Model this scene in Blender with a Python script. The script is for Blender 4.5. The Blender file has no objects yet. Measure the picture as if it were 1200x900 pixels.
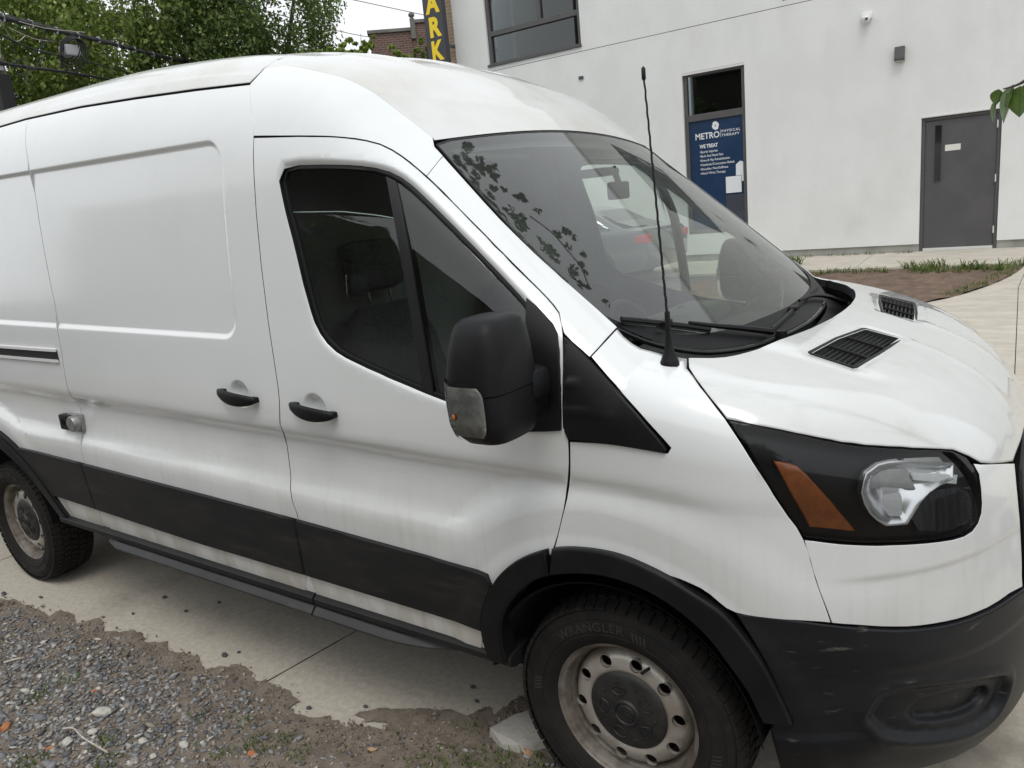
import bpy, bmesh, math, random
import numpy as np
from mathutils import Vector, Matrix
from mathutils.geometry import delaunay_2d_cdt
random.seed(7); RNG = np.random.default_rng(11)
R = math.radians
SC = bpy.context.scene
COL = SC.collection

# ------------------------------------------------------------ camera, sky, sun, exposure
cam_d = bpy.data.cameras.new('camera'); cam = bpy.data.objects.new('camera', cam_d); COL.objects.link(cam)
SC.camera = cam
cam_d.sensor_fit = 'HORIZONTAL'; cam_d.sensor_width = 36.0; cam_d.lens = 36.0 * 899.9 / 1200.0
cam_d.clip_start = .05; cam_d.clip_end = 2000
_y, _p, _r = -0.6166, -0.2231, -0.0966
_f = Vector((math.sin(_y)*math.cos(_p), math.cos(_y)*math.cos(_p), math.sin(_p)))
_rt = Vector((math.cos(_y), -math.sin(_y), 0)); _up = _rt.cross(_f)
_rx = _rt*math.cos(_r) + _up*math.sin(_r); _uy = -_rt*math.sin(_r) + _up*math.cos(_r)
cam.matrix_world = Matrix(((_rx.x, _uy.x, -_f.x, .9432), (_rx.y, _uy.y, -_f.y, -2.6767), (_rx.z, _uy.z, -_f.z, 1.8127), (0, 0, 0, 1)))

SUN_EL, SUN_AZ = R(62), R(150)          # azimuth clockwise from +Y
world = bpy.data.worlds.new('World'); SC.world = world; world.use_nodes = True
wn = world.node_tree; wn.nodes.clear()
wo = wn.nodes.new('ShaderNodeOutputWorld'); bg = wn.nodes.new('ShaderNodeBackground')
sky = wn.nodes.new('ShaderNodeTexSky'); sky.sky_type = 'NISHITA'; sky.sun_disc = False
sky.sun_elevation = SUN_EL; sky.sun_rotation = SUN_AZ; sky.air_density = 1.0; sky.dust_density = 4.0; sky.ozone_density = 1.0
hs = wn.nodes.new('ShaderNodeHueSaturation'); hs.inputs['Saturation'].default_value = .12
mx = wn.nodes.new('ShaderNodeMix'); mx.data_type = 'RGBA'; mx.inputs[0].default_value = .72
mx.inputs[7].default_value = (13.2, 13.6, 14.0, 1)       # the overcast veil over the clear sky
wn.links.new(sky.outputs[0], hs.inputs['Color']); wn.links.new(hs.outputs[0], mx.inputs[6])
# an overcast sky is brighter overhead than at the horizon, all the way round
tcw = wn.nodes.new('ShaderNodeTexCoord'); sp = wn.nodes.new('ShaderNodeSeparateXYZ'); wn.links.new(tcw.outputs['Generated'], sp.inputs[0])
mrw = wn.nodes.new('ShaderNodeMapRange'); mrw.inputs[1].default_value = 0; mrw.inputs[2].default_value = 1; mrw.inputs[3].default_value = 1.0; mrw.inputs[4].default_value = 1.16
wn.links.new(sp.outputs['Z'], mrw.inputs[0])
cl_n = wn.nodes.new('ShaderNodeTexNoise'); cl_n.inputs['Scale'].default_value = 2.2; cl_n.inputs['Detail'].default_value = 5; wn.links.new(tcw.outputs['Generated'], cl_n.inputs['Vector'])
mrc = wn.nodes.new('ShaderNodeMapRange'); mrc.inputs[1].default_value = .3; mrc.inputs[2].default_value = .7; mrc.inputs[3].default_value = .93; mrc.inputs[4].default_value = 1.05
wn.links.new(cl_n.outputs['Fac'], mrc.inputs[0])
mul = wn.nodes.new('ShaderNodeMath'); mul.operation = 'MULTIPLY'; wn.links.new(mrw.outputs[0], mul.inputs[0]); wn.links.new(mrc.outputs[0], mul.inputs[1])
vm = wn.nodes.new('ShaderNodeVectorMath'); vm.operation = 'SCALE'; wn.links.new(mx.outputs[2], vm.inputs[0]); wn.links.new(mul.outputs[0], vm.inputs['Scale'])
wn.links.new(vm.outputs[0], bg.inputs['Color']); bg.inputs['Strength'].default_value = .085
wn.links.new(bg.outputs[0], wo.inputs['Surface'])
sl = bpy.data.lights.new('sun', 'SUN'); sl.energy = .85; sl.angle = R(25); sl.color = (1, .97, .92)
so = bpy.data.objects.new('sun', sl); COL.objects.link(so)
_sd = Vector((math.sin(SUN_AZ)*math.cos(SUN_EL), math.cos(SUN_AZ)*math.cos(SUN_EL), math.sin(SUN_EL)))
so.rotation_euler = _sd.to_track_quat('Z', 'Y').to_euler()
SC.view_settings.view_transform = 'Standard'; SC.view_settings.look = 'None'
SC.view_settings.exposure = 0.19; SC.view_settings.gamma = 1.0
SC.render.engine = 'CYCLES'
SC.cycles.max_bounces = 8; SC.cycles.transparent_max_bounces = 12

# ------------------------------------------------------------ materials
MATS = {}
def mat(name, c1, c2=None, rough=.6, scale=8.0, detail=4, bump=0.0, bscale=60.0, metal=0.0, coat=0.0, spec=.5,
        contrast=(.35, .65), c3=None, s3=1.5, k3=(.5, .7), stretch=None, r2=None):
    m = bpy.data.materials.new(name); m.use_nodes = True; nt = m.node_tree; nt.nodes.clear()
    out = nt.nodes.new('ShaderNodeOutputMaterial'); b = nt.nodes.new('ShaderNodeBsdfPrincipled')
    nt.links.new(b.outputs[0], out.inputs[0])
    b.inputs['Roughness'].default_value = rough; b.inputs['Metallic'].default_value = metal
    b.inputs['Coat Weight'].default_value = coat; b.inputs['Coat Roughness'].default_value = .04
    b.inputs['Specular IOR Level'].default_value = spec
    tc = nt.nodes.new('ShaderNodeTexCoord'); vec = tc.outputs['Object']
    if stretch:
        mp = nt.nodes.new('ShaderNodeMapping'); mp.inputs['Scale'].default_value = stretch
        nt.links.new(vec, mp.inputs[0]); vec = mp.outputs[0]
    def noise(s, d=detail):
        n = nt.nodes.new('ShaderNodeTexNoise'); n.inputs['Scale'].default_value = s; n.inputs['Detail'].default_value = d
        n.inputs['Roughness'].default_value = .62
        nt.links.new(vec, n.inputs['Vector']); return n.outputs['Fac']
    def ramp(fac, lo, hi):
        mr = nt.nodes.new('ShaderNodeMapRange'); mr.inputs[1].default_value = lo; mr.inputs[2].default_value = hi
        mr.interpolation_type = 'SMOOTHSTEP'
        nt.links.new(fac, mr.inputs[0]); return mr.outputs[0]
    def mix(fac, a, bb):
        mm = nt.nodes.new('ShaderNodeMix'); mm.data_type = 'RGBA'; nt.links.new(fac, mm.inputs[0])
        for i, v in ((6, a), (7, bb)):
            if isinstance(v, tuple): mm.inputs[i].default_value = (*v, 1)
            else: nt.links.new(v, mm.inputs[i])
        return mm.outputs[2]
    col = c1
    if c2 is not None:
        fac = ramp(noise(scale), *contrast); col = mix(fac, c1, c2)
        if r2 is not None:
            mr = nt.nodes.new('ShaderNodeMapRange'); mr.inputs[3].default_value = rough; mr.inputs[4].default_value = r2
            nt.links.new(fac, mr.inputs[0]); nt.links.new(mr.outputs[0], b.inputs['Roughness'])
    if c3 is not None: col = mix(ramp(noise(s3), *k3), col, c3)
    if isinstance(col, tuple): b.inputs['Base Color'].default_value = (*col, 1)
    else: nt.links.new(col, b.inputs['Base Color'])
    if bump:
        bp = nt.nodes.new('ShaderNodeBump'); bp.inputs['Strength'].default_value = bump; bp.inputs['Distance'].default_value = .01
        nt.links.new(noise(bscale, 6), bp.inputs['Height']); nt.links.new(bp.outputs[0], b.inputs['Normal'])
    MATS[name] = m; m['bsdf'] = b.name
    return m
def side_paint(name):
    """white enamel with road film that clings to the lower doors in vertical streaks"""
    m = mat(name, (.735, .755, .752), (.70, .72, .716), rough=.22, scale=1.7, coat=1.0, contrast=(.4, .7), c3=(.62, .61, .57), s3=3.2, k3=(.62, .98))
    nt = m.node_tree; b = next(n for n in nt.nodes if n.type == 'BSDF_PRINCIPLED'); b.inputs['Coat Roughness'].default_value = .09
    src = b.inputs['Base Color'].links[0].from_socket
    tc = nt.nodes.new('ShaderNodeTexCoord'); sx = nt.nodes.new('ShaderNodeSeparateXYZ'); nt.links.new(tc.outputs['Object'], sx.inputs[0])
    mr = nt.nodes.new('ShaderNodeMapRange'); mr.inputs[1].default_value = 1.20; mr.inputs[2].default_value = .74; mr.interpolation_type = 'SMOOTHSTEP'; nt.links.new(sx.outputs['Z'], mr.inputs[0])
    def nz(scale, st, lo, hi):
        mp = nt.nodes.new('ShaderNodeMapping'); mp.inputs['Scale'].default_value = st; nt.links.new(tc.outputs['Object'], mp.inputs[0])
        n = nt.nodes.new('ShaderNodeTexNoise'); n.inputs['Scale'].default_value = scale; n.inputs['Detail'].default_value = 6; nt.links.new(mp.outputs[0], n.inputs['Vector'])
        q = nt.nodes.new('ShaderNodeMapRange'); q.inputs[1].default_value = lo; q.inputs[2].default_value = hi; nt.links.new(n.outputs['Fac'], q.inputs[0]); return q.outputs[0]
    def mul(a, c):
        k = nt.nodes.new('ShaderNodeMath'); k.operation = 'MULTIPLY'; nt.links.new(a, k.inputs[0])
        if isinstance(c, float): k.inputs[1].default_value = c
        else: nt.links.new(c, k.inputs[1])
        return k.outputs[0]
    def mixc(f_, col, srcs):
        mm = nt.nodes.new('ShaderNodeMix'); mm.data_type = 'RGBA'; nt.links.new(f_, mm.inputs[0]); nt.links.new(srcs, mm.inputs[6]); mm.inputs[7].default_value = (*col, 1); return mm.outputs[2]
    film = mul(mul(mr.outputs[0], nz(2.2, (1, 1, .6), .25, .80)), .66)
    c_ = mixc(film, (.40, .38, .345), src)
    c_ = mixc(mul(mul(mr.outputs[0], nz(34, (1, 1, .06), .52, .78)), .20), (.33, .31, .275), c_)     # run marks
    c_ = mixc(mul(nz(26, (1, 1, .10), .66, .84), .09), (.42, .41, .38), c_)                          # faint streaks everywhere
    c_ = mixc(mul(nz(120, (1, 1, 1), .735, .76), .55), (.20, .19, .17), c_)                           # specks and chips
    nt.links.new(c_, b.inputs['Base Color'])
    r_ = nt.nodes.new('ShaderNodeMapRange'); r_.inputs[3].default_value = .22; r_.inputs[4].default_value = .6; nt.links.new(film, r_.inputs[0]); nt.links.new(r_.outputs[0], b.inputs['Roughness'])
    return m
def glass(name, tint, refl=1.0, ior=1.68, dust_haze=0.0, dcol=(.35, .34, .31)):
    m = bpy.data.materials.new(name); m.use_nodes = True; nt = m.node_tree; nt.nodes.clear()
    out = nt.nodes.new('ShaderNodeOutputMaterial')
    tr = nt.nodes.new('ShaderNodeBsdfTransparent'); tr.inputs[0].default_value = (*tint, 1)
    gl = nt.nodes.new('ShaderNodeBsdfGlossy'); gl.inputs['Roughness'].default_value = .01; gl.inputs[0].default_value = (refl, refl, refl, 1)
    fr = nt.nodes.new('ShaderNodeFresnel'); fr.inputs[0].default_value = ior
    ms = nt.nodes.new('ShaderNodeMixShader')
    nt.links.new(fr.outputs[0], ms.inputs[0]); nt.links.new(tr.outputs[0], ms.inputs[1]); nt.links.new(gl.outputs[0], ms.inputs[2])
    last = ms.outputs[0]
    if dust_haze:
        df = nt.nodes.new('ShaderNodeBsdfDiffuse'); df.inputs[0].default_value = (*dcol, 1)
        tc = nt.nodes.new('ShaderNodeTexCoord'); n = nt.nodes.new('ShaderNodeTexNoise'); n.inputs['Scale'].default_value = 5; n.inputs['Detail'].default_value = 8
        nt.links.new(tc.outputs['Object'], n.inputs['Vector'])
        mr = nt.nodes.new('ShaderNodeMapRange'); mr.inputs[1].default_value = .3; mr.inputs[2].default_value = .75
        mr.inputs[3].default_value = dust_haze*.6; mr.inputs[4].default_value = dust_haze*1.3
        nt.links.new(n.outputs['Fac'], mr.inputs[0])
        m2 = nt.nodes.new('ShaderNodeMixShader'); nt.links.new(mr.outputs[0], m2.inputs[0])
        nt.links.new(last, m2.inputs[1]); nt.links.new(df.outputs[0], m2.inputs[2]); last = m2.outputs[0]
    nt.links.new(last, out.inputs[0]); MATS[name] = m; return m

# ------------------------------------------------------------ object helpers
WL = {}
def link(o, parent=None, loc=(0, 0, 0)):
    COL.objects.link(o)
    if parent is not None:
        o.parent = parent; pl = WL[parent.name]
        o.location = (loc[0]-pl[0], loc[1]-pl[1], loc[2]-pl[2])
    else: o.location = loc
    WL[o.name] = tuple(loc); return o
def thing(name, label, cat, loc=(0, 0, 0), group=None):
    o = bpy.data.objects.new(name, None); o.empty_display_size = .2; link(o, None, loc)
    o['label'] = label; o['category'] = cat
    if group: o['group'] = group
    return o
def tag(o, label=None, cat=None, group=None, kind=None):
    for k, v in (('label', label), ('category', cat), ('group', group), ('kind', kind)):
        if v: o[k] = v
    return o
def mk(name, V, F, m, parent=None, smooth=True, loc=(0, 0, 0), normals=None, matidx=None):
    """V in coordinates relative to loc (world position)."""
    me = bpy.data.meshes.new(name)
    V = np.asarray(V, dtype=float)
    me.from_pydata(V.tolist() if len(V) < 60000 else [tuple(v) for v in V], [], [tuple(int(i) for i in f) for f in F])
    for mm in (m if isinstance(m, (list, tuple)) else [m]): me.materials.append(MATS[mm] if isinstance(mm, str) else mm)
    me.polygons.foreach_set('use_smooth', np.full(len(me.polygons), bool(smooth)))
    if matidx is not None: me.polygons.foreach_set('material_index', np.asarray(matidx, dtype=np.int32))
    me.update()
    if normals is not None: me.normals_split_custom_set_from_vertices([tuple(n) for n in normals])
    o = bpy.data.objects.new(name, me); return link(o, parent, loc)
def copy_part(o, parent, loc):
    c = o.copy(); COL.objects.link(c); c.parent = parent
    pl = WL[parent.name]; c.location = (loc[0]-pl[0], loc[1]-pl[1], loc[2]-pl[2]); WL[c.name] = tuple(loc); return c
class MB:
    """collects primitives into one mesh"""
    def __init__(s): s.V = []; s.F = []; s.M = []
    def add(s, V, F, mi=0):
        n = len(s.V); s.V += [tuple(v) for v in V]; s.F += [tuple(i+n for i in f) for f in F]; s.M += [mi]*len(F); return s
    def box(s, x0, x1, y0, y1, z0, z1, bev=0.0, mi=0, M=None):
        b = min(bev, .45*min(abs(x1-x0), abs(y1-y0), abs(z1-z0)))
        if b <= 0:
            V = [(x, y, z) for x in (x0, x1) for y in (y0, y1) for z in (z0, z1)]
            F = [(0, 1, 3, 2), (4, 6, 7, 5), (0, 4, 5, 1), (2, 3, 7, 6), (0, 2, 6, 4), (1, 5, 7, 3)]
        else:
            bm = bmesh.new(); bmesh.ops.create_cube(bm, size=1)
            for v in bm.verts: v.co = Vector((x0+(v.co.x+.5)*(x1-x0), y0+(v.co.y+.5)*(y1-y0), z0+(v.co.z+.5)*(z1-z0)))
            bmesh.ops.bevel(bm, geom=list(bm.edges), offset=b, segments=2, affect='EDGES', profile=.6)
            bm.verts.index_update(); V = [tuple(v.co) for v in bm.verts]; F = [[v.index for v in f.verts] for f in bm.faces]; bm.free()
        if M is not None: V = [tuple(M @ Vector(v)) for v in V]
        return s.add(V, F, mi)
    def tube(s, pts, r, seg=8, caps=True, mi=0, closed=False):
        P = [Vector(p) for p in pts]; n = len(P); V = []; rr = r if isinstance(r, (list, tuple)) else [r]*n
        ref = None
        for i in range(n):
            t = (P[min(i+1, n-1)]-P[max(i-1, 0)]) if not closed else (P[(i+1) % n]-P[i-1])
            if t.length < 1e-9: t = Vector((0, 0, 1))
            t.normalize()
            if ref is None: ref = t.orthogonal().normalized()
            a = ref - t*ref.dot(t)
            if a.length < 1e-6: a = t.orthogonal()
            a.normalize(); ref = a; b = t.cross(a)
            for k in range(seg):
                q = 2*math.pi*k/seg; V.append(P[i] + (a*math.cos(q)+b*math.sin(q))*rr[i])
        F = []
        for i in range(n if closed else n-1):
            for k in range(seg):
                F.append((i*seg+k, i*seg+(k+1) % seg, ((i+1) % n)*seg+(k+1) % seg, ((i+1) % n)*seg+k))
        if caps and not closed: F += [tuple(range(seg-1, -1, -1)), tuple((n-1)*seg+k for k in range(seg))]
        return s.add(V, F, mi)
    def lathe(s, prof, seg=48, axis='y', c=(0, 0, 0), mi=0, a0=0, a1=360):
        """prof: (radius, height along axis)"""
        V = []; full = abs(a1-a0) >= 360; ns = seg if full else seg+1
        for r, h in prof:
            for k in range(ns):
                a = R(a0+(a1-a0)*k/seg); u, w = r*math.cos(a), r*math.sin(a)
                v = {'y': (u, h, w), 'z': (u, w, h), 'x': (h, u, w)}[axis]
                V.append((v[0]+c[0], v[1]+c[1], v[2]+c[2]))
        F = []
        for i in range(len(prof)-1):
            for k in range(seg):
                k2 = (k+1) % ns
                F.append((i*ns+k, i*ns+k2, (i+1)*ns+k2, (i+1)*ns+k))
        return s.add(V, F, mi)
    def prism(s, poly, mapf, d0, d1, mi=0):
        """2D polygon extruded between depths d0,d1; mapf(u,v,d)->xyz"""
        n = len(poly); V = [mapf(u, v, d0) for u, v in poly] + [mapf(u, v, d1) for u, v in poly]
        F = [tuple(range(n)), tuple(range(2*n-1, n-1, -1))] + [(i, i+n, (i+1) % n+n, (i+1) % n) for i in range(n)]
        return s.add(V, F, mi)
    def build(s, name, m, parent=None, smooth=False, loc=(0, 0, 0), auto=None):
        o = mk(name, s.V, s.F, m, parent, smooth, loc, matidx=s.M if any(s.M) else None)
        if auto is not None:
            bm = bmesh.new(); bm.from_mesh(o.data)
            bmesh.ops.recalc_face_normals(bm, faces=bm.faces)
            for f in bm.faces: f.smooth = True
            for e in bm.edges:
                e.smooth = not (len(e.link_faces) == 2 and e.calc_face_angle(0) > R(auto))
            bm.to_mesh(o.data); bm.free()
        return o
def font_mesh(text, size, bold=0.0, align='LEFT', spacing=1.0, extrude=0.0):
    c = bpy.data.curves.new('text', 'FONT'); c.body = text; c.size = size; c.align_x = align; c.offset = bold; c.extrude = extrude
    c.space_character = spacing; c.resolution_u = 3
    o = bpy.data.objects.new('text', c); COL.objects.link(o)
    dg = bpy.context.evaluated_depsgraph_get(); me = bpy.data.meshes.new_from_object(o.evaluated_get(dg))
    V = [tuple(v.co) for v in me.vertices]; F = [tuple(p.vertices) for p in me.polygons]
    bpy.data.objects.remove(o); bpy.data.curves.remove(c); bpy.data.meshes.remove(me)
    return V, F

# ------------------------------------------------------------ van skin: one smooth function whose zero is the outer skin
def ip(x,xs,ys):
    # monotone-ish cubic (Catmull) interpolation
    x=np.asarray(x,float);xs=np.array(xs,float);ys=np.array(ys,float)
    d=np.diff(ys)/np.diff(xs);m=np.empty_like(ys);m[0]=d[0];m[-1]=d[-1]
    for i in range(1,len(xs)-1):
        m[i]=0 if d[i-1]*d[i]<=0 else 2*d[i-1]*d[i]/(d[i-1]+d[i])
    xc=np.clip(x,xs[0],xs[-1]);k=np.clip(np.searchsorted(xs,xc)-1,0,len(xs)-2)
    hh=xs[k+1]-xs[k];t=(xc-xs[k])/hh
    y=(2*t**3-3*t**2+1)*ys[k]+(t**3-2*t**2+t)*hh*m[k]+(-2*t**3+3*t**2)*ys[k+1]+(t**3-t**2)*hh*m[k+1]
    return y+np.where(x<xs[0],(x-xs[0])*m[0],0)+np.where(x>xs[-1],(x-xs[-1])*m[-1],0)
def sstep(a,b,x):
    t=np.clip((x-a)/(b-a),0,1);return t*t*(3-2*t)
def smax(a,b,k):
    h=np.maximum(k-np.abs(a-b),0)/k;return np.maximum(a,b)+h*h*k/4
RAKE=.027
HZ=([.30,.40,.47,.56,.62,.80,.86,.885,.91,.94,.97,1.02,1.06,1.09,1.12,1.14,1.165,1.25,1.4,1.6,1.8,2.0,2.15,2.3,2.6],
    [.90,.955,.985,1.0,1.005,1.012,1.014,1.012,1.002,.989,.983,.980,.982,.988,1.008,1.019,1.024,1.029,1.03,1.022,1.006,.982,.958,.925,.85])
SM=([.30,.40,.47,.56,.62,.80,.86,.95,1.145,1.25],[.90,.955,.985,1.0,1.006,1.016,1.019,1.021,1.024,1.028])
def rrect(x,z,x0,x1,z0,z1,r):
    qx=np.abs(x-(x0+x1)/2)-(x1-x0)/2+r;qz=np.abs(z-(z0+z1)/2)-(z1-z0)/2+r
    return np.hypot(np.maximum(qx,0),np.maximum(qz,0))+np.minimum(np.maximum(qx,qz),0)-r
def half(x,z):
    zp=z+RAKE*(x+1.2)
    h=ip(zp,*HZ)
    rf=np.hypot(x,z-.37);rr=np.hypot(x+3.75,z-.37)
    sm=np.where(zp<1.2,ip(np.minimum(zp,1.25),*SM),h)
    w=np.maximum(1-sstep(.64,.76,rf),1-sstep(.64,.74,rr))
    w=1-(1-w)*(1-.8*sstep(.0,.38,x))
    h=h+(sm-h)*w
    w2=np.maximum(1-sstep(.53,.58,rf),1-sstep(.53,.58,rr))
    h=h+.007*w2
    # pressed recess in the load bay sides
    d=np.minimum(rrect(x,zp,-2.9,-1.375,1.447,2.137,.09),rrect(x,zp,-4.55,-2.6,1.447,2.137,.09))
    h=h-.013*(1-sstep(-.022,.0,d))
    return h
def nose(z):
    return ip(z,[.2,.35,.5,.7,.9,1.05,1.15,1.25,1.4],[.92,.985,1.0,.99,.968,.95,.925,.87,.75])
def side(x,y,z):
    P=2.5;hw=half(x,z)
    X=np.maximum(x-.1,0)/(nose(z)-.1);Y=np.abs(y)/hw
    return hw*((X**P+Y**P)**(1/P)-1)
def top(x,y):
    y2=y*y
    hood=ip(x,[-.2,.2,.4,.6,.75,.85,.92,1.0],[1.50,1.425,1.38,1.32,1.253,1.18,1.10,.96])-.06*y2
    zw=1.345-.85*(x-.3)-.14*y2
    roof=ip(x,[-5,-3,-2.3,-1.7,-1.3,-.97,-.75,-.55,-.2],[2.622,2.588,2.571,2.523,2.462,2.363,2.225,2.085,1.84])-.10*y2
    return np.maximum(hood,np.minimum(zw,roof))
def f(x,y,z):
    a=side(x,y,z);b=(z-top(x,y))*.8
    k=np.interp(x,[-1.6,-1.0,-.5,.1,.3],[.26,.24,.2,.15,.14])
    return smax(a,b,k)
def fg(x,y,z):
    # windscreen skin: runs on below the bonnet edge
    y2=y*y
    zw=1.345-.85*(x-.3)-.14*y2
    roof=ip(x,[-5,-3,-2.3,-1.7,-1.3,-.97,-.75,-.55,-.2],[2.622,2.588,2.571,2.523,2.462,2.363,2.225,2.085,1.84])-.10*y2
    return smax(side(x,y,z),(z-np.minimum(zw,roof))*.8,np.interp(x,[-1.6,-1.0,-.5,.1,.3],[.26,.24,.2,.15,.14]))
def grad(x,y,z,e=2e-3,F=f):
    g=np.stack([F(x+e,y,z)-F(x-e,y,z),F(x,y+e,z)-F(x,y-e,z),F(x,y,z+e)-F(x,y,z-e)],-1)
    return g/np.linalg.norm(g,axis=-1,keepdims=True)

def inpoly(pts, poly):
    x, y = pts[:, 0], pts[:, 1]; ins = np.zeros(len(pts), bool); n = len(poly); j = n-1
    for i in range(n):
        xi, yi = poly[i]; xj, yj = poly[j]
        c = ((yi > y) != (yj > y)) & (x < (xj-xi)*(y-yi)/((yj-yi) if yj != yi else 1e-12)+xi)
        ins ^= c; j = i
    return ins
def pdist(pts, poly):
    d = np.full(len(pts), 1e9); n = len(poly)
    for i in range(n):
        a, b = poly[i], poly[(i+1) % n]; ab = b-a; L = ab@ab
        t = np.clip(((pts-a)@ab)/max(L, 1e-12), 0, 1); q = pts-(a+t[:, None]*ab)
        d = np.minimum(d, np.hypot(q[:, 0], q[:, 1]))
    return d
def offs(poly, d):
    """move a CCW polygon inwards by d"""
    n = len(poly); out = []
    for i in range(n):
        a = poly[i]-poly[i-1]; b = poly[(i+1) % n]-poly[i]
        na = np.array([-a[1], a[0]])/max(np.hypot(*a), 1e-9); nb = np.array([-b[1], b[0]])/max(np.hypot(*b), 1e-9)
        m = na+nb; l = m@m
        m = m*(2/l) if l > .5 else m*4
        out.append(poly[i]+m*d*.5*1.0 if l <= .5 else poly[i]+m*d*.5*1.0)
    return np.array(out)
def ccw(p):
    p = np.array(p, float)
    x, y = p.T; a = np.sum(x*np.roll(y, -1)-np.roll(x, -1)*y)
    return p if a > 0 else p[::-1].copy()
NS = .0155
def solve(mode, q, off, F=None, s=-1):
    """parameters -> points on the skin. modes: y (x,z), z (x,y), d (x,z+y), n (angle*NS,z)"""
    F = F or f; n = len(q); off = np.broadcast_to(np.asarray(off, float), (n,))
    if mode == 'y':
        P0 = np.stack([q[:, 0], np.full(n, -1.5), q[:, 1]], 1); D = np.array([0, 1., 0]); T = 1.45
    elif mode == 'z':
        P0 = np.stack([q[:, 0], q[:, 1], np.full(n, 3.0)], 1); D = np.array([0, 0, -1.]); T = 2.2
    elif mode == 'd':
        P0 = np.stack([q[:, 0], np.full(n, -1.6), q[:, 1]+1.6], 1); D = np.array([0, 1, -1.]); T = 1.5
    else:
        a = np.radians(q[:, 0]/NS); D = -np.stack([np.sin(a), -np.cos(a), 0*a], 1)
        P0 = np.stack([.1-1.8*D[:, 0], -1.8*D[:, 1], q[:, 1]], 1); T = 1.7
    # march then bisect
    lo = np.zeros(n); hi = np.full(n, T); found = np.zeros(n, bool); prev = np.zeros(n)
    with np.errstate(all='ignore'):
        for t in np.linspace(0, T, 60):
            P = P0+D*t; v = F(P[:, 0], P[:, 1], P[:, 2])-off
            hit = (v < 0) & ~found; hi[hit] = t; lo[hit] = prev[hit]; found |= hit; prev[:] = np.where(found, prev, t)
        for _ in range(26):
            m = (lo+hi)/2; P = P0+D*m[:, None]; v = F(P[:, 0], P[:, 1], P[:, 2])-off
            i = v < 0; hi = np.where(i, m, hi); lo = np.where(i, lo, m)
    return P0+D*hi[:, None]
def panel(name, mode, outline, m, parent, off=0.0, gap=.0042, depth=.03, step=.02, holes=(), rim=.0028, drop=.0016, mirror=False, F=None, bump=None, flange=True, smooth_edge=True, feat=()):
    poly = ccw(outline)
    if gap: poly = offs(poly, gap)
    ring = offs(poly, rim)
    hs_ = [ccw(h) for h in holes]; hr = [offs(h, -rim) for h in hs_]
    lo, hi = poly.min(0), poly.max(0)
    gx, gy = np.meshgrid(np.arange(lo[0]+step/2, hi[0], step), np.arange(lo[1]+step/2, hi[1], step))
    gx = gx + (np.arange(gx.shape[0]) % 2)[:, None]*step*.5
    G = np.stack([gx.ravel(), gy.ravel()], 1)
    k = inpoly(G, ring); G = G[k]; k = pdist(G, ring) > step*.4; G = G[k]
    for h in hr:
        k = ~inpoly(G, h); G = G[k]; k = pdist(G, h) > step*.4; G = G[k]
    FP = []; FE = []
    for L in feat:
        L = np.array(L, float); seg = np.hypot(*np.diff(L, axis=0).T); t = np.concatenate([[0], np.cumsum(seg)])
        tt = np.linspace(0, t[-1], max(2, int(t[-1]/.014)+1)); L = np.stack([np.interp(tt, t, L[:, 0]), np.interp(tt, t, L[:, 1])], 1)
        ok = inpoly(L, ring) & (pdist(L, ring) > .0045)
        for h in hr: ok &= ~inpoly(L, h) & (pdist(L, h) > .0045)
        pi = -1
        for i in range(len(L)):
            if ok[i]:
                FP.append(L[i])
                if pi >= 0: FE.append((pi, len(FP)-1))
                pi = len(FP)-1
            else: pi = -1
    if FP:
        FA = np.array(FP); keep = np.ones(len(G), bool)
        for c0 in range(0, len(G), 2000):
            g_ = G[c0:c0+2000]; keep[c0:c0+2000] = (((g_[:, None, :]-FA[None])**2).sum(2).min(1) > .0065**2)
        G = G[keep]
    loops = [poly, ring]
    for h, r_ in zip(hs_, hr): loops += [h, r_]
    pts = []; edges = []
    for L in loops:
        b = len(pts); pts += [tuple(v) for v in L]; edges += [(b+i, b+(i+1) % len(L)) for i in range(len(L))]
    nb = len(pts); pts += [tuple(v) for v in FP]; edges += [(nb+a, nb+b) for a, b in FE]; pts += [tuple(v) for v in G]
    vo, _, fo, ov, _, _ = delaunay_2d_cdt([Vector(v) for v in pts], edges, [], 0, 1e-7, True)
    q = np.array([(v.x, v.y) for v in vo]); tri = np.array([tuple(t) for t in fo if len(t) == 3])
    orig = [(min(o) if o else -1) for o in ov]
    cen = q[tri].mean(1); ok = inpoly(cen, poly)
    for h in hs_: ok &= ~inpoly(cen, h)
    tri = tri[ok]
    nP = len(poly); border = np.zeros(len(q), int)          # 1 outline, 2.. holes
    for i, o in enumerate(orig):
        if 0 <= o < nP: border[i] = 1
        else:
            b = 2*nP
            for j, h in enumerate(hs_):
                if b <= o < b+len(h): border[i] = 2+j
                b += 2*len(h)
    o_arr = np.full(len(q), float(off)) - np.where(border > 0, drop, 0)
    if bump is not None: o_arr = o_arr + bump(q)
    P = solve(mode, q, o_arr, F)
    FF = F or f
    N = grad(P[:, 0], P[:, 1], P[:, 2], F=FF)
    if bump is not None:
        e = .003
        qa = solve(mode, q+np.array([e, 0]), bump(q+np.array([e, 0]))+off, F)-solve(mode, q-np.array([e, 0]), bump(q-np.array([e, 0]))+off, F)
        qb = solve(mode, q+np.array([0, e]), bump(q+np.array([0, e]))+off, F)-solve(mode, q-np.array([0, e]), bump(q-np.array([0, e]))+off, F)
        n2 = np.cross(qa, qb); n2 /= np.maximum(np.linalg.norm(n2, axis=1, keepdims=True), 1e-12)
        n2 *= np.sign((n2*N).sum(1, keepdims=True)); N = n2
    # orientation
    a, b, c = P[tri[:, 0]], P[tri[:, 1]], P[tri[:, 2]]
    flip = ((np.cross(b-a, c-a))*N[tri[:, 0]]).sum(1) < 0
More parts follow.
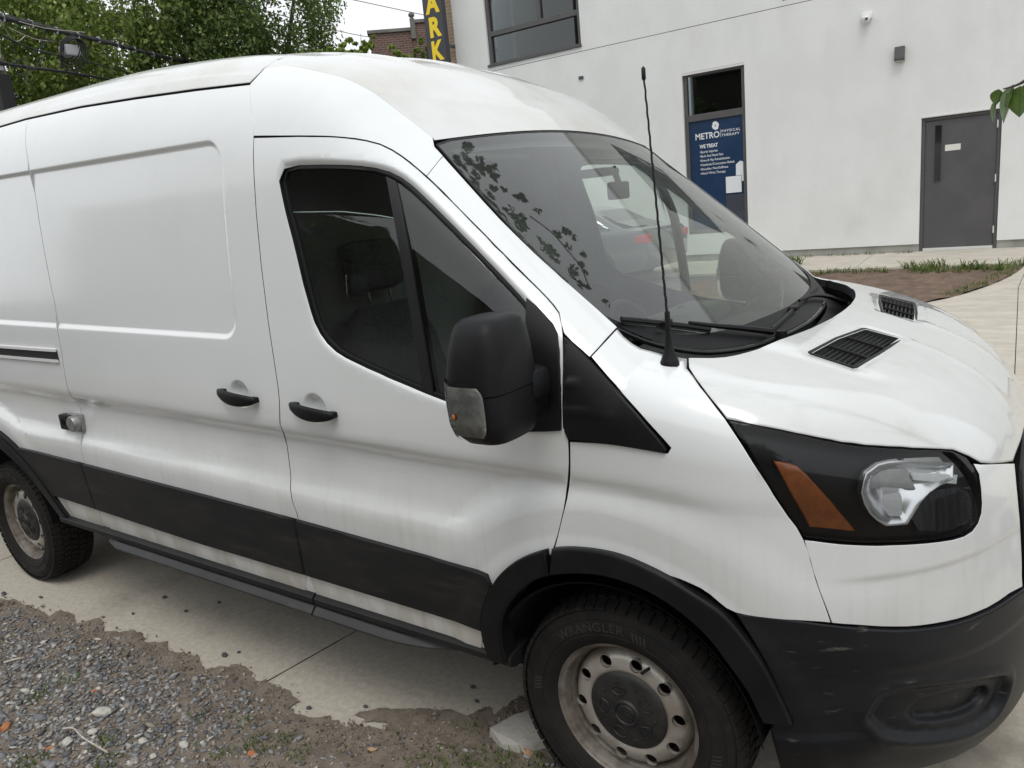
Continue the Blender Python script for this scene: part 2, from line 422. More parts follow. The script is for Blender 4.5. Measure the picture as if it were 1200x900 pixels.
    tri[flip] = tri[flip][:, ::-1]
    V = P.copy(); NN = N.copy(); F_ = [tuple(t) for t in tri]
    if flange and depth > 0:
        from collections import Counter
        cnt = {}
        for t in tri:
            for i in range(3):
                e = (t[i], t[(i+1) % 3])
                if (e[1], e[0]) in cnt: del cnt[(e[1], e[0])]
                else: cnt[e] = 1
        ed = list(cnt); bv = sorted({i for e in ed for i in e}); mp = {i: j for j, i in enumerate(bv)}
        # outward direction per border vertex
        od = np.zeros((len(V), 3))
        for (i, j) in ed:
            t = V[j]-V[i]; o = np.cross(t, N[i]); od[i] += o; od[j] += o
        od /= np.maximum(np.linalg.norm(od, axis=1, keepdims=True), 1e-9)
        for i in bv:
            n_ = N[i]*.7+od[i]*.7 if smooth_edge else N[i]; NN[i] = n_/np.linalg.norm(n_)
        base = len(V); A = V[bv]; B = V[bv]-N[bv]*depth
        V = np.concatenate([V, A, B]); NN = np.concatenate([NN, od[bv], od[bv]]); n_b = len(bv)
        nf0 = len(F_)
        for (i, j) in ed: F_.append((base+mp[i], base+n_b+mp[i], base+n_b+mp[j], base+mp[j]))
    if mirror: V = V*np.array([1, -1, 1]); NN = NN*np.array([1, -1, 1]); F_ = [t[::-1] for t in F_]
    mi = None; ms = m
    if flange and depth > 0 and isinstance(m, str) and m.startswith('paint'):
        ms = [m, 'rubber']; mi = [0]*nf0+[1]*(len(F_)-nf0)  # dark flange colour stands in for shade inside the gaps, besides the seals
    return mk(name, V, F_, ms, parent, True, normals=NN, matidx=mi)
def strip(pts, w):
    """closed polygon around a polyline"""
    P = np.array(pts, float); n = len(P); A = []; B = []
    for i in range(n):
        t = P[min(i+1, n-1)]-P[max(i-1, 0)]; t /= np.hypot(*t); nn = np.array([-t[1], t[0]])*w/2; A.append(P[i]+nn); B.append(P[i]-nn)
    return A+B[::-1]
def surf(mode, pts, off=0.0, F=None):
    return solve(mode, np.array(pts, float), off, F)
OUT = {}
OUT['front_door']=('y',[(-1.212,2.12),(-1.153,2.113),(-1.097,2.107),(-1.043,2.101),(-0.99,2.095),(-0.939,2.088),(-0.892,2.082),(-0.853,2.076),(-0.817,2.069),(-0.782,2.061),(-0.749,2.052),(-0.708,2.037),(-0.668,2.015),(-0.638,1.995),(-0.608,1.973),(-0.578,1.95),(-0.55,1.927),(-0.518,1.901),(-0.487,1.874),(-0.456,1.848),(-0.426,1.822),(-0.397,1.796),(-0.367,1.77),(-0.338,1.745),(-0.31,1.719),(-0.281,1.695),(-0.254,1.67),(-0.226,1.646),(-0.199,1.623),(-0.172,1.6),(-0.146,1.577),(-0.124,1.556),(-0.104,1.535),(-0.088,1.506),(-0.078,1.477),(-0.072,1.45),(-0.068,1.423),(-0.066,1.396),(-0.066,1.367),(-0.067,1.338),(-0.07,1.308),(-0.072,1.278),(-0.074,1.247),(-0.062,1.211),(-0.064,1.178),(-0.068,1.145),(-0.076,1.11),(-0.091,1.07),(-0.094,1.038),(-0.099,1.005),(-0.111,0.968),(-0.124,0.931),(-0.136,0.896),(-0.15,0.862),(-0.169,0.827),(-0.189,0.791),(-0.209,0.754),(-0.229,0.716),(-0.25,0.672),(-0.272,0.627),(-0.294,0.58),(-0.319,0.53),(-0.345,0.477),(-0.399,0.477),(-0.454,0.477),(-0.5,0.477),(-0.554,0.471),(-0.605,0.469),(-0.655,0.469),(-0.707,0.468),(-0.76,0.468),(-0.814,0.468),(-0.869,0.467),(-0.926,0.467),(-0.984,0.466),(-1.044,0.466),(-1.105,0.465),(-1.168,0.465),(-1.232,0.464),(-1.231,0.515),(-1.236,0.561),(-1.243,0.607),(-1.248,0.652),(-1.248,0.7),(-1.244,0.748),(-1.241,0.796),(-1.242,0.836),(-1.248,0.875),(-1.265,0.908),(-1.284,0.94),(-1.293,0.984),(-1.293,1.03),(-1.285,1.079),(-1.237,1.14),(-1.224,1.188),(-1.216,1.233),(-1.212,1.278),(-1.208,1.322),(-1.205,1.365),(-1.202,1.407),(-1.201,1.447),(-1.2,1.488),(-1.201,1.528),(-1.201,1.567),(-1.202,1.607),(-1.203,1.646),(-1.204,1.685),(-1.206,1.724),(-1.208,1.763),(-1.209,1.801),(-1.211,1.84),(-1.212,1.878),(-1.213,1.919),(-1.212,1.959),(-1.21,1.999),(-1.208,2.039),(-1.207,2.079)])
OUT['door_hole']=('y',[(-1.086,1.988),(-1.067,2.025),(-0.992,2.027),(-0.943,2.022),(-0.896,2.017),(-0.853,2.012),(-0.812,2.006),(-0.774,2),(-0.737,1.994),(-0.704,1.986),(-0.673,1.977),(-0.642,1.964),(-0.601,1.94),(-0.561,1.91),(-0.53,1.884),(-0.499,1.858),(-0.469,1.832),(-0.44,1.807),(-0.411,1.781),(-0.382,1.756),(-0.354,1.732),(-0.327,1.707),(-0.299,1.683),(-0.272,1.659),(-0.246,1.635),(-0.22,1.611),(-0.194,1.588),(-0.16,1.55),(-0.15,1.523),(-0.143,1.495),(-0.138,1.467),(-0.136,1.439),(-0.138,1.411),(-0.145,1.382),(-0.161,1.35),(-0.184,1.32),(-0.21,1.289),(-0.235,1.258),(-0.273,1.261),(-0.312,1.263),(-0.352,1.266),(-0.392,1.269),(-0.433,1.274),(-0.473,1.281),(-0.514,1.29),(-0.555,1.301),(-0.597,1.312),(-0.638,1.324),(-0.681,1.337),(-0.723,1.351),(-0.766,1.365),(-0.81,1.38),(-0.855,1.395),(-0.902,1.416),(-0.942,1.445),(-0.97,1.477),(-0.987,1.513),(-0.995,1.55),(-1.003,1.587),(-1.009,1.624),(-1.014,1.661),(-1.02,1.698),(-1.026,1.735),(-1.034,1.772),(-1.042,1.808),(-1.052,1.844),(-1.061,1.88),(-1.071,1.916),(-1.079,1.952)])
OUT['glass_edge']=('y',[(-1.083,1.969),(-1.064,1.999),(-1.008,2.003),(-0.952,1.998),(-0.898,1.993),(-0.849,1.987),(-0.802,1.981),(-0.759,1.974),(-0.711,1.963),(-0.666,1.947),(-0.627,1.926),(-0.59,1.9),(-0.559,1.875),(-0.529,1.85),(-0.499,1.825),(-0.47,1.8),(-0.441,1.776),(-0.413,1.751),(-0.385,1.727),(-0.357,1.703),(-0.33,1.679),(-0.304,1.656),(-0.277,1.632),(-0.251,1.609),(-0.226,1.586),(-0.203,1.564),(-0.185,1.539),(-0.174,1.51),(-0.167,1.481),(-0.165,1.452),(-0.167,1.422),(-0.175,1.39),(-0.189,1.358),(-0.205,1.325),(-0.221,1.291),(-0.238,1.257),(-0.275,1.263),(-0.314,1.268),(-0.353,1.274),(-0.393,1.28),(-0.434,1.287),(-0.474,1.296),(-0.514,1.306),(-0.555,1.317),(-0.596,1.329),(-0.638,1.341),(-0.68,1.353),(-0.722,1.367),(-0.765,1.38),(-0.809,1.395),(-0.853,1.41),(-0.895,1.429),(-0.931,1.455),(-0.958,1.486),(-0.976,1.521),(-0.987,1.56),(-0.996,1.599),(-1.005,1.638),(-1.013,1.678),(-1.021,1.717),(-1.03,1.756),(-1.039,1.792),(-1.049,1.827),(-1.059,1.862),(-1.068,1.898),(-1.076,1.933)])
OUT['drip']=('z',[(-3.15,-0.86),(-2.89,-0.853),(-2.396,-0.862),(-1.977,-0.87),(-1.596,-0.869),(-1.309,-0.863)])
OUT['cap']=('d',[(-1.305,1.445),(-1.352,1.541),(-1.41,1.656),(-1.398,1.718),(-1.288,1.649),(-1.196,1.588),(-1.13,1.554),(-1.069,1.525),(-1.013,1.496),(-0.963,1.472),(-0.921,1.455),(-0.884,1.443),(-0.849,1.434),(-0.818,1.426),(-0.783,1.414),(-0.748,1.398),(-0.713,1.376),(-0.682,1.352),(-0.65,1.321),(-0.618,1.292),(-0.595,1.226),(-0.561,1.189),(-0.528,1.151),(-0.496,1.115),(-0.464,1.079),(-0.432,1.043),(-0.401,1.008),(-0.371,0.975),(-0.341,0.942),(-0.311,0.912),(-0.282,0.883),(-0.253,0.855),(-0.225,0.828),(-0.197,0.803),(-0.169,0.779),(-0.142,0.754),(-0.115,0.732),(-0.088,0.709),(-0.062,0.687),(-0.036,0.665),(-0.01,0.642),(0.016,0.62),(0.014,0.55),(0.007,0.492),(-0.006,0.442),(-0.031,0.463),(-0.055,0.482),(-0.079,0.507),(-0.092,0.543),(-0.105,0.584),(-0.125,0.612),(-0.147,0.636),(-0.173,0.662),(-0.2,0.688),(-0.227,0.715),(-0.254,0.741),(-0.282,0.769),(-0.311,0.797),(-0.339,0.826),(-0.368,0.855),(-0.398,0.884),(-0.428,0.914),(-0.458,0.944),(-0.488,0.976),(-0.519,1.005),(-0.551,1.035),(-0.58,1.059),(-0.609,1.083),(-0.639,1.104),(-0.67,1.122),(-0.709,1.136),(-0.75,1.139),(-0.783,1.139),(-0.817,1.137),(-0.854,1.136),(-0.892,1.135),(-0.94,1.138),(-0.991,1.143),(-1.043,1.148),(-1.098,1.154),(-1.154,1.161),(-1.212,1.168),(-1.224,1.225),(-1.243,1.289),(-1.269,1.361)])
OUT['fender']=('y',[(0.017,1.481),(0.04,1.46),(0.063,1.441),(0.082,1.427),(0.101,1.416),(0.119,1.405),(0.15,1.396),(0.183,1.39),(0.206,1.379),(0.238,1.367),(0.264,1.351),(0.287,1.335),(0.306,1.319),(0.324,1.302),(0.341,1.285),(0.357,1.265),(0.372,1.245),(0.386,1.225),(0.399,1.204),(0.412,1.182),(0.426,1.158),(0.439,1.134),(0.451,1.109),(0.464,1.084),(0.479,1.054),(0.496,1.026),(0.509,0.996),(0.519,0.964),(0.526,0.93),(0.534,0.896),(0.542,0.868),(0.551,0.84),(0.559,0.811),(0.567,0.781),(0.543,0.784),(0.518,0.786),(0.492,0.787),(0.466,0.787),(0.44,0.788),(0.413,0.789),(0.386,0.791),(0.359,0.796),(0.337,0.806),(0.317,0.822),(0.298,0.838),(0.276,0.851),(0.252,0.86),(0.226,0.868),(0.2,0.873),(0.173,0.878),(0.145,0.881),(0.11,0.884),(0.073,0.886),(0.036,0.886),(-0.003,0.884),(-0.037,0.879),(-0.072,0.872),(-0.108,0.864),(-0.145,0.856),(-0.136,0.896),(-0.126,0.931),(-0.113,0.969),(-0.1,1.006),(-0.092,1.039),(-0.088,1.071),(-0.074,1.109),(-0.067,1.144),(-0.063,1.176),(-0.06,1.208),(-0.023,1.21),(0.014,1.212),(0.049,1.213),(0.084,1.213),(0.117,1.212),(0.15,1.209),(0.181,1.206),(0.212,1.203),(0.219,1.216),(0.2,1.236),(0.18,1.255),(0.159,1.274),(0.138,1.293),(0.115,1.312),(0.089,1.332),(0.066,1.355),(0.042,1.378),(0.019,1.401),(-0.005,1.425),(0.007,1.445),(0.015,1.464)])
OUT['triangle']=('y',[(-0.075,1.481),(-0.05,1.462),(-0.026,1.442),(-0.003,1.422),(0.021,1.4),(0.045,1.377),(0.067,1.355),(0.09,1.332),(0.115,1.312),(0.137,1.293),(0.157,1.273),(0.176,1.254),(0.195,1.234),(0.212,1.213),(0.208,1.202),(0.178,1.205),(0.147,1.207),(0.116,1.209),(0.084,1.211),(0.049,1.212),(0.014,1.212),(-0.022,1.213),(-0.059,1.213),(-0.07,1.236),(-0.068,1.268),(-0.065,1.301),(-0.063,1.333),(-0.062,1.364),(-0.063,1.394),(-0.065,1.424),(-0.069,1.452)])
OUT['hood_side']=('z',[(0.183,-0.797),(0.208,-0.857),(0.24,-0.901),(0.266,-0.927),(0.288,-0.945),(0.308,-0.957),(0.327,-0.966),(0.344,-0.973),(0.369,-0.966),(0.394,-0.958),(0.419,-0.95),(0.442,-0.941),(0.466,-0.931),(0.489,-0.921),(0.511,-0.91),(0.534,-0.898),(0.556,-0.885),(0.578,-0.872),(0.599,-0.856),(0.622,-0.839),(0.644,-0.819),(0.666,-0.798),(0.688,-0.774),(0.71,-0.75),(0.735,-0.718),(0.76,-0.683),(0.785,-0.644),(0.815,-0.604),(0.839,-0.571),(0.86,-0.524),(0.881,-0.463),(0.902,-0.388)])
OUT['hood_rear']=('z',[(0.183,-0.797),(0.209,-0.778),(0.236,-0.758),(0.26,-0.73),(0.278,-0.697),(0.294,-0.657),(0.309,-0.613),(0.324,-0.566),(0.339,-0.515),(0.353,-0.458),(0.367,-0.396),(0.38,-0.325),(0.39,-0.245),(0.399,-0.149),(0.403,-0.032),(0.395,0.133),(0.376,0.361)])
OUT['headlight']=('n',[(13.9,1.285),(15.4,1.279),(16.9,1.273),(18.4,1.267),(20,1.26),(21.4,1.254),(22.9,1.247),(24.3,1.24),(25.7,1.232),(27.2,1.225),(28.7,1.217),(30.2,1.21),(31.8,1.204),(33.5,1.198),(35.2,1.191),(37.1,1.185),(39,1.177),(41.4,1.169),(43.9,1.16),(46.7,1.147),(49.3,1.122),(50.1,1.1),(50.5,1.078),(50.4,1.044),(50,1.01),(49.7,0.988),(49.3,0.967),(47.8,0.955),(46.4,0.948),(44.2,0.95),(42.1,0.953),(40.2,0.957),(38.4,0.961),(36.5,0.965),(34.7,0.969),(32.9,0.973),(31.2,0.976),(29.6,0.98),(28,0.984),(26.4,0.989),(24.9,0.994),(23.4,0.998),(22.5,1.026),(21.5,1.055),(20.6,1.084),(19.8,1.109),(19.1,1.134),(18.3,1.158),(17.5,1.182),(16.8,1.204),(16.2,1.225),(15.4,1.245),(14.7,1.265)])
OUT['hl_amber']=('n',[(19.9,1.184),(21.4,1.18),(22.9,1.17),(24,1.149),(25,1.127),(26,1.104),(27.1,1.079),(28.1,1.053),(29.2,1.028),(30.2,1.002),(28.8,1.007),(27.3,1.012),(25.8,1.016),(24.3,1.019),(23.6,1.047),(22.8,1.076),(22,1.104),(21.3,1.131),(20.6,1.158)])
OUT['hl_bowl']=('n',[(30.7,1.101),(31,1.123),(31.5,1.144),(33.4,1.16),(35,1.161),(36.7,1.158),(38.8,1.151),(41,1.142),(43.5,1.132),(46.3,1.12),(45.3,1.085),(42.7,1.082),(40.7,1.073),(39.2,1.054),(38.2,1.031),(37.2,1.007),(35.6,1.009),(34.2,1.011),(32.9,1.027),(31.9,1.046),(31.1,1.073)])
OUT['corner']=('n',[(23.4,0.994),(24.9,0.99),(26.4,0.985),(28,0.98),(29.6,0.976),(31.2,0.972),(32.9,0.968),(34.7,0.965),(36.5,0.961),(38.4,0.957),(40.2,0.953),(42.1,0.949),(44.2,0.945),(46.4,0.944),(48.1,0.949),(49.4,0.963),(50.2,0.984),(50.5,1.008),(50.7,1.042),(50.9,1.076),(50.2,1.104),(52.1,1.094),(55.4,1.08),(59.4,1.063),(64.4,1.041),(63.3,1.018),(62.5,0.994),(62.1,0.967),(61.9,0.94),(62,0.91),(62,0.88),(61.9,0.85),(61.8,0.819),(61.7,0.789),(61.5,0.757),(61.6,0.725),(57.5,0.731),(54.2,0.731),(51.3,0.731),(48.9,0.733),(46.8,0.734),(44.8,0.736),(42.8,0.739),(40.8,0.742),(38.8,0.745),(36.9,0.749),(35.1,0.754),(33.3,0.759),(31.6,0.765),(30,0.771),(28.3,0.776),(26.7,0.781),(26.2,0.81),(25.7,0.838),(25.2,0.865),(24.8,0.892),(24.4,0.917),(24.1,0.943),(23.7,0.968)])
OUT['bumper_top']=('n',[(14.5,0.796),(16.1,0.794),(17.7,0.793),(19.3,0.792),(20.9,0.79),(22.3,0.787),(23.8,0.784),(25.2,0.78),(26.7,0.776),(28.3,0.771),(30,0.766),(31.6,0.76),(33.3,0.755),(35.1,0.749),(36.9,0.745),(38.8,0.741),(40.8,0.737),(42.8,0.734),(44.8,0.732),(46.8,0.73),(48.9,0.729),(51.3,0.727),(54.2,0.726),(57.5,0.725),(61.6,0.718)])
OUT['bumper_side']=('n',[(14.5,0.796),(15.3,0.772),(16.1,0.747),(16.8,0.722),(17.5,0.696),(18.3,0.666),(18.9,0.635),(19.6,0.603),(20.2,0.57),(20.9,0.537),(21.6,0.502),(20,0.499),(18.4,0.496)])
OUT['fog']=('n',[(31.3,0.544),(32.1,0.565),(32.9,0.585),(34.7,0.585),(36.5,0.583),(38.4,0.58),(40.3,0.577),(42.1,0.573),(44.1,0.567),(46.2,0.56),(48.6,0.551),(51.1,0.539),(54.1,0.523),(57.6,0.5),(60.5,0.45),(58.7,0.426),(57.4,0.397),(56.5,0.362),(53.2,0.376),(50.6,0.381),(48.2,0.385),(45.9,0.391),(43.6,0.401),(41.5,0.412),(39.5,0.421),(37.6,0.429),(35.8,0.435),(34.4,0.463),(33.1,0.49),(32.2,0.517)])
OUT['vent']=('z',[(0.423,-0.555),(0.49,-0.155),(0.6,-0.143),(0.544,-0.566)])
OUT['cowl']=('z',[(0.017,-0.866),(0.04,-0.87),(0.063,-0.869),(0.082,-0.857),(0.101,-0.84),(0.119,-0.82),(0.15,-0.806),(0.183,-0.797)])
OUT['mid_bar']=('y',[(-0.672,1.942),(-0.637,1.924),(-0.621,1.889),(-0.606,1.855),(-0.593,1.821),(-0.582,1.787),(-0.572,1.753),(-0.564,1.72),(-0.557,1.686),(-0.552,1.652),(-0.548,1.618),(-0.544,1.584),(-0.54,1.55),(-0.536,1.515),(-0.532,1.481),(-0.528,1.446),(-0.525,1.411),(-0.523,1.376),(-0.52,1.34),(-0.518,1.304),(-0.556,1.312),(-0.558,1.349),(-0.561,1.385),(-0.563,1.421),(-0.566,1.456),(-0.57,1.492),(-0.574,1.527),(-0.578,1.562),(-0.582,1.597),(-0.586,1.631),(-0.59,1.666),(-0.595,1.7),(-0.601,1.734),(-0.609,1.769),(-0.618,1.803),(-0.629,1.837),(-0.642,1.872),(-0.656,1.907)])
OUT['hl_upper']=[(30.7,1.101),(31,1.124),(31.4,1.146),(33.3,1.161),(34.9,1.162),(36.5,1.16),(37,1.153),(37.6,1.131),(38.2,1.109),(38.8,1.085),(36.8,1.093),(34.9,1.101),(33,1.106)]
OUT['hl_lower']=[(33,1.104),(34.6,1.097),(36.2,1.089),(38,1.081),(39.7,1.072),(40.3,1.066),(39.2,1.05),(38.2,1.031),(37.2,1.011),(35.6,1.012),(34,1.011),(33.1,1.03),(32.1,1.048),(32,1.069)]
OUT['hl_top']=[(37.9,1.154),(39.9,1.149),(42.1,1.143),(44.4,1.135),(45.3,1.112),(42.9,1.119),(40.7,1.126),(38.7,1.131)]
OUT['hl_strip']=[(38.2,1.127),(40.1,1.119),(42.1,1.111),(44.2,1.101),(46.5,1.091),(45.9,1.072),(43.8,1.083),(41.9,1.092),(40.1,1.101),(38.3,1.11)]
OUT['hl_dark']=[(38.1,1.018),(39.1,1.035),(40.1,1.052),(41.3,1.068),(43.8,1.064),(46.7,1.058),(49.4,1.03),(49.1,1.005),(49,0.979),(47.2,0.966),(45.4,0.959),(43.3,0.963),(41.3,0.971),(39.4,0.978)]
OL = {k: (v[1] if isinstance(v[0], str) else v) for k, v in OUT.items()}
def ns(pts): return [(a*NS, b) for a, b in pts]

# ---- materials of the van
side_paint('paint')
mat('paint_low', (.66, .655, .63), (.50, .48, .43), rough=.3, scale=6, coat=.4, stretch=(1, 1, .25), c3=(.42, .39, .33), s3=11, k3=(.52, .8))
mat('paint_roof', (.63, .635, .63), (.575, .575, .55), rough=.25, scale=1.6, coat=.6, contrast=(.42, .62), c3=(.52, .505, .455), s3=3.2, k3=(.48, .8), bump=.015, bscale=300)
mat('paint_hood', (.62, .634, .626), (.58, .59, .578), rough=.2, scale=3.2, coat=1.0, c3=(.51, .505, .475), s3=8, k3=(.52, .9))
mat('black_plastic', (.0055, .0057, .0066), (.009, .009, .0098), rough=.48, scale=7, bump=.08, bscale=900, spec=.22, c3=(.026, .0245, .022), s3=4, k3=(.6, .9))
mat('trim_plastic', (.0115, .0118, .0125), (.0175, .0172, .017), rough=.5, scale=5, bump=.06, bscale=900, spec=.25, stretch=(.5, .5, 2.2), c3=(.042, .039, .034), s3=9, k3=(.50, .95))
mat('bumper_plastic', (.0075, .0085, .0105), (.0125, .0135, .0155), rough=.42, scale=4, bump=.05, bscale=900, spec=.25, c3=(.12, .112, .10), s3=20, k3=(.62, .80), stretch=(.5, .5, 2.2))
mat('step_plastic', (.032, .032, .033), (.022, .022, .022), rough=.6, scale=6, bump=.1, bscale=500, stretch=(.4, 1, 1), c3=(.075, .07, .06), s3=9, k3=(.55, .85))
mat('gloss_black', (.012, .012, .013), rough=.12, coat=.6)
mat('lamp_black', (.004, .004, .005), rough=.45, spec=.2)
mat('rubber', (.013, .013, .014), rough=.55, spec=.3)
mat('tyre_rubber', (.013, .012, .012), (.020, .018, .016), rough=.8, scale=14, spec=.2, bump=.1, bscale=200, c3=(.036, .03, .025), s3=6, k3=(.55, .85))
mat('tyre_text', (.034, .031, .028), rough=.6, spec=.3)
mat('rim_steel', (.40, .375, .335), (.29, .262, .222), rough=.38, scale=9, metal=.4, c3=(.13, .098, .066), s3=14, k3=(.56, .82), bump=.05, bscale=180)
mat('rim_rust', (.20, .18, .155), (.10, .08, .06), rough=.55, scale=14, metal=.3, bump=.1, bscale=200)
mat('dark_void', (.008, .008, .008), rough=.9, spec=.1)
mat('liner', (.012, .012, .012), rough=.9, spec=.1)
mat('chrome', (.82, .83, .84), rough=.18, metal=.85)
mat('lamp_white', (.85, .86, .86), (.78, .79, .78), rough=.35, scale=60, coat=.4, stretch=(1, 1, 4))
mat('signal_inner', (.58, .58, .54), (.34, .34, .315), rough=.3, scale=22, contrast=(.40, .62), c3=(.85, .85, .82), s3=30, k3=(.60, .68), coat=.5)
mat('lamp_grey', (.36, .36, .35), (.42, .42, .41), rough=.3, metal=.3, scale=30)
mat('lamp_dark', (.035, .036, .04), (.07, .07, .075), rough=.25, scale=120, stretch=(1, 1, .02))
mat('amber', (.52, .135, .006), (.40, .095, .005), rough=.3, scale=40, coat=.5)
mat('steel', (.34, .34, .335), (.24, .24, .235), rough=.4, metal=.6, scale=20)
mat('rail_metal', (.66, .66, .65), rough=.35, spec=.6)
mat('seat_cloth', (.085, .088, .092), (.06, .062, .066), rough=.9, scale=60, bump=.2, bscale=400)
mat('dash_plastic', (.075, .076, .074), (.095, .094, .09), rough=.6, scale=9, bump=.1, bscale=600)
mat('headliner', (.42, .41, .39), rough=.9)
mat('bulkhead_grey', (.28, .28, .27), (.24, .24, .235), rough=.7, scale=3)
mat('mirror_glass', (.8, .82, .85), rough=.02, metal=1.0)
mat('pillar_trim', (.30, .295, .28), rough=.8)
glass('windscreen_glass', (.70, .79, .735), dust_haze=.072, dcol=(.37, .41, .375))  # dust film, tinted green to paint in the hazy reflection of the wall
glass('side_glass', (.52, .58, .55), ior=1.65, dust_haze=.008)
glass('open_glass', (.93, .96, .94), ior=1.4)
glass('clear_lens', (.93, .94, .94), refl=.6, ior=1.5, dust_haze=.004)
mat('sticker', (.75, .75, .73), rough=.5)

VAN = thing('cargo_van', 'white medium roof cargo van with black lower trim, dusty roof and whip antenna', 'van', (0, 0, 0))
# ---------------------------------------------------------------- outlines shared by the panels
GAPF = [(-1.302, 2.309), (-1.255, 2.235), (-1.218, 2.16), (-1.211, 2.122), (-1.212, 1.878), (-1.205, 1.365), (-1.222, 1.21), (-1.273, 1.06), (-1.273, .945), (-1.245, .83), (-1.241, .796), (-1.248, .652), (-1.232, .464)]
GAPR = [(-2.872, 2.390), (-2.79, 2.28), (-2.746, 2.175), (-2.70, 1.83), (-2.668, 1.475), (-2.69, 1.30), (-2.715, 1.165), (-2.732, .98), (-2.732, .831), (-2.71, .67), (-2.682, .497)]
DRIPX = [(-4.75, -.856), (-3.15, -.860), (-2.89, -.856), (-2.396, -.863), (-1.977, -.870), (-1.596, -.869), (-1.303, -.863)]
drip = surf('z', DRIPX)
DRIP = [(p[0], p[2]-.002) for p in drip]
GAPR[0] = (-2.872, float(np.interp(-2.872, [a for a, _ in DRIP], [b for _, b in DRIP]))); GAPF[0] = (-1.302, DRIP[-1][1])
ARCHF_O = [(-.418, .465), (-.430, .52), (-.424, .60), (-.390, .683), (-.332, .773), (-.240, .849), (-.134, .898), (-.03, .917), (.075, .916), (.184, .888), (.27, .848), (.336, .806), (.382, .750), (.425, .678), (.460, .592), (.488, .505)]
ARCHF_I = [(-.352, .465), (-.352, .53), (-.345, .60), (-.308, .680), (-.232, .763), (-.150, .812), (-.03, .843), (.065, .846), (.158, .828), (.235, .788), (.296, .734), (.338, .674), (.385, .595), (.418, .505)]
ARCHR_O = [(-3.055, .485), (-3.075, .54), (-3.14, .64), (-3.235, .745), (-3.38, .852), (-3.55, .93), (-3.75, .955), (-3.95, .93), (-4.10, .86), (-4.22, .76), (-4.32, .64), (-4.37, .485)]
ARCHR_I = [(-3.14, .485), (-3.16, .54), (-3.215, .615), (-3.30, .70), (-3.42, .785), (-3.58, .85), (-3.75, .87), (-3.92, .85), (-4.05, .79), (-4.15, .70), (-4.23, .60), (-4.27, .485)]
def smooth(pts, n=5):
    P = np.array(pts, float); out = []
    for i in range(len(P)-1):
        p0, p1, p2, p3 = P[max(i-1, 0)], P[i], P[i+1], P[min(i+2, len(P)-1)]
        for k in range(n):
            t = k/n; out.append(.5*((2*p1)+(-p0+p2)*t+(2*p0-5*p1+4*p2-p3)*t*t+(-p0+3*p1-3*p2+p3)*t**3))
    out.append(P[-1]); return [tuple(v) for v in out]
AFO, AFI = smooth(ARCHF_O), smooth(ARCHF_I); ARO, ARI = smooth(ARCHR_O), smooth(ARCHR_I)
GF, GR = smooth(GAPF, 3), smooth(GAPR, 3)
TRIMT = [(-3.34, .858), (-2.697, .840), (-1.8, .815), (-1.241, .796), (-.33, .758)]
TRIMB = [(-3.06, .622), (-1.887, .580), (-1.207, .571), (-.41, .556)]
def lin(P, x): return float(np.interp(x, [a for a, b in P], [b for a, b in P]))
def dpts(a, b, n): return [(a[0]+(b[0]-a[0])*i/n, a[1]+(b[1]-a[1])*i/n) for i in range(n)]
def path(*pts, d=.06):
    out = []
    for a, b in zip(pts, pts[1:]): out += dpts(a, b, max(1, int(math.hypot(b[0]-a[0], b[1]-a[1])/d)))
    return out

glass_o = ccw(OL['glass_edge']); holeA = offs(glass_o, -.012)
hole_skin = ccw(OL['door_hole'])
def dish(q, cx, cz):
    r = np.hypot((q[:, 0]-cx)/.060, (q[:, 1]-cz)/.056); return -.024*(1-sstep(.30, 1.0, r))
def ell(cx, cz): return [[(cx+.060*k*math.cos(a), cz+.056*k*math.sin(a)) for a in np.linspace(0, 2*math.pi, 40)] for k in (.25, .45, .65, .8, .9, .96, 1.0, 1.03)]
def slide_bump(q): return dish(q, -1.428, 1.256)
def door_bump(q):
    return dish(q, -1.035, 1.230)-.02*sstep(-.004, .034, pdist(q, hole_skin)*np.where(inpoly(q, hole_skin), 1, -1))
fd_gap = OL['front_door']
# the rear and lower borders follow the shared gap lines; the rest is as measured
i0 = next(i for i, a in enumerate(fd_gap) if a[1] < .48)
i1 = next(i for i, a in enumerate(fd_gap) if a[0] < -1.22 and a[1] < .47)
ARCHM = [((a[0]+b[0])/2, (a[1]+b[1])/2) for a, b in zip(smooth(ARCHF_O[:8], 4), smooth([ARCHF_I[i] for i in (0, 1, 2, 3, 4, 5, 5, 6)], 4))]
ARCHM = [p for p in ARCHM if p[0] < -.155]
ia = next(i for i, a in enumerate(fd_gap) if a[1] < .88 and a[0] > -.2 and a[0] < -.12)
door_out = fd_gap[:ia] + ARCHM[::-1] + path((-.385, .474), (-.46, .474), (-1.232, .464)) + [p for p in GF[::-1] if p[1] < 2.11]
slide_out = [p for p in DRIP if GAPR[0][0]+.02 < p[0] < GAPF[0][0]-.005] + GF + path((-1.232, .464), (-1.93, .490), (-2.682, .497)) + GR[::-1]
quarter_out = [(-4.75, DRIP[0][1]), (DRIP[1][0], DRIP[1][1]), (GAPR[0][0]-.02, float(np.interp(GAPR[0][0]-.02, [a for a, _ in DRIP], [b for _, b in DRIP])))] + GR + path((-2.682, .497), (-3.055, .485)) + ARO + path((-4.37, .485), (-4.75, .485), (-4.75, DRIP[0][1]), d=.15)

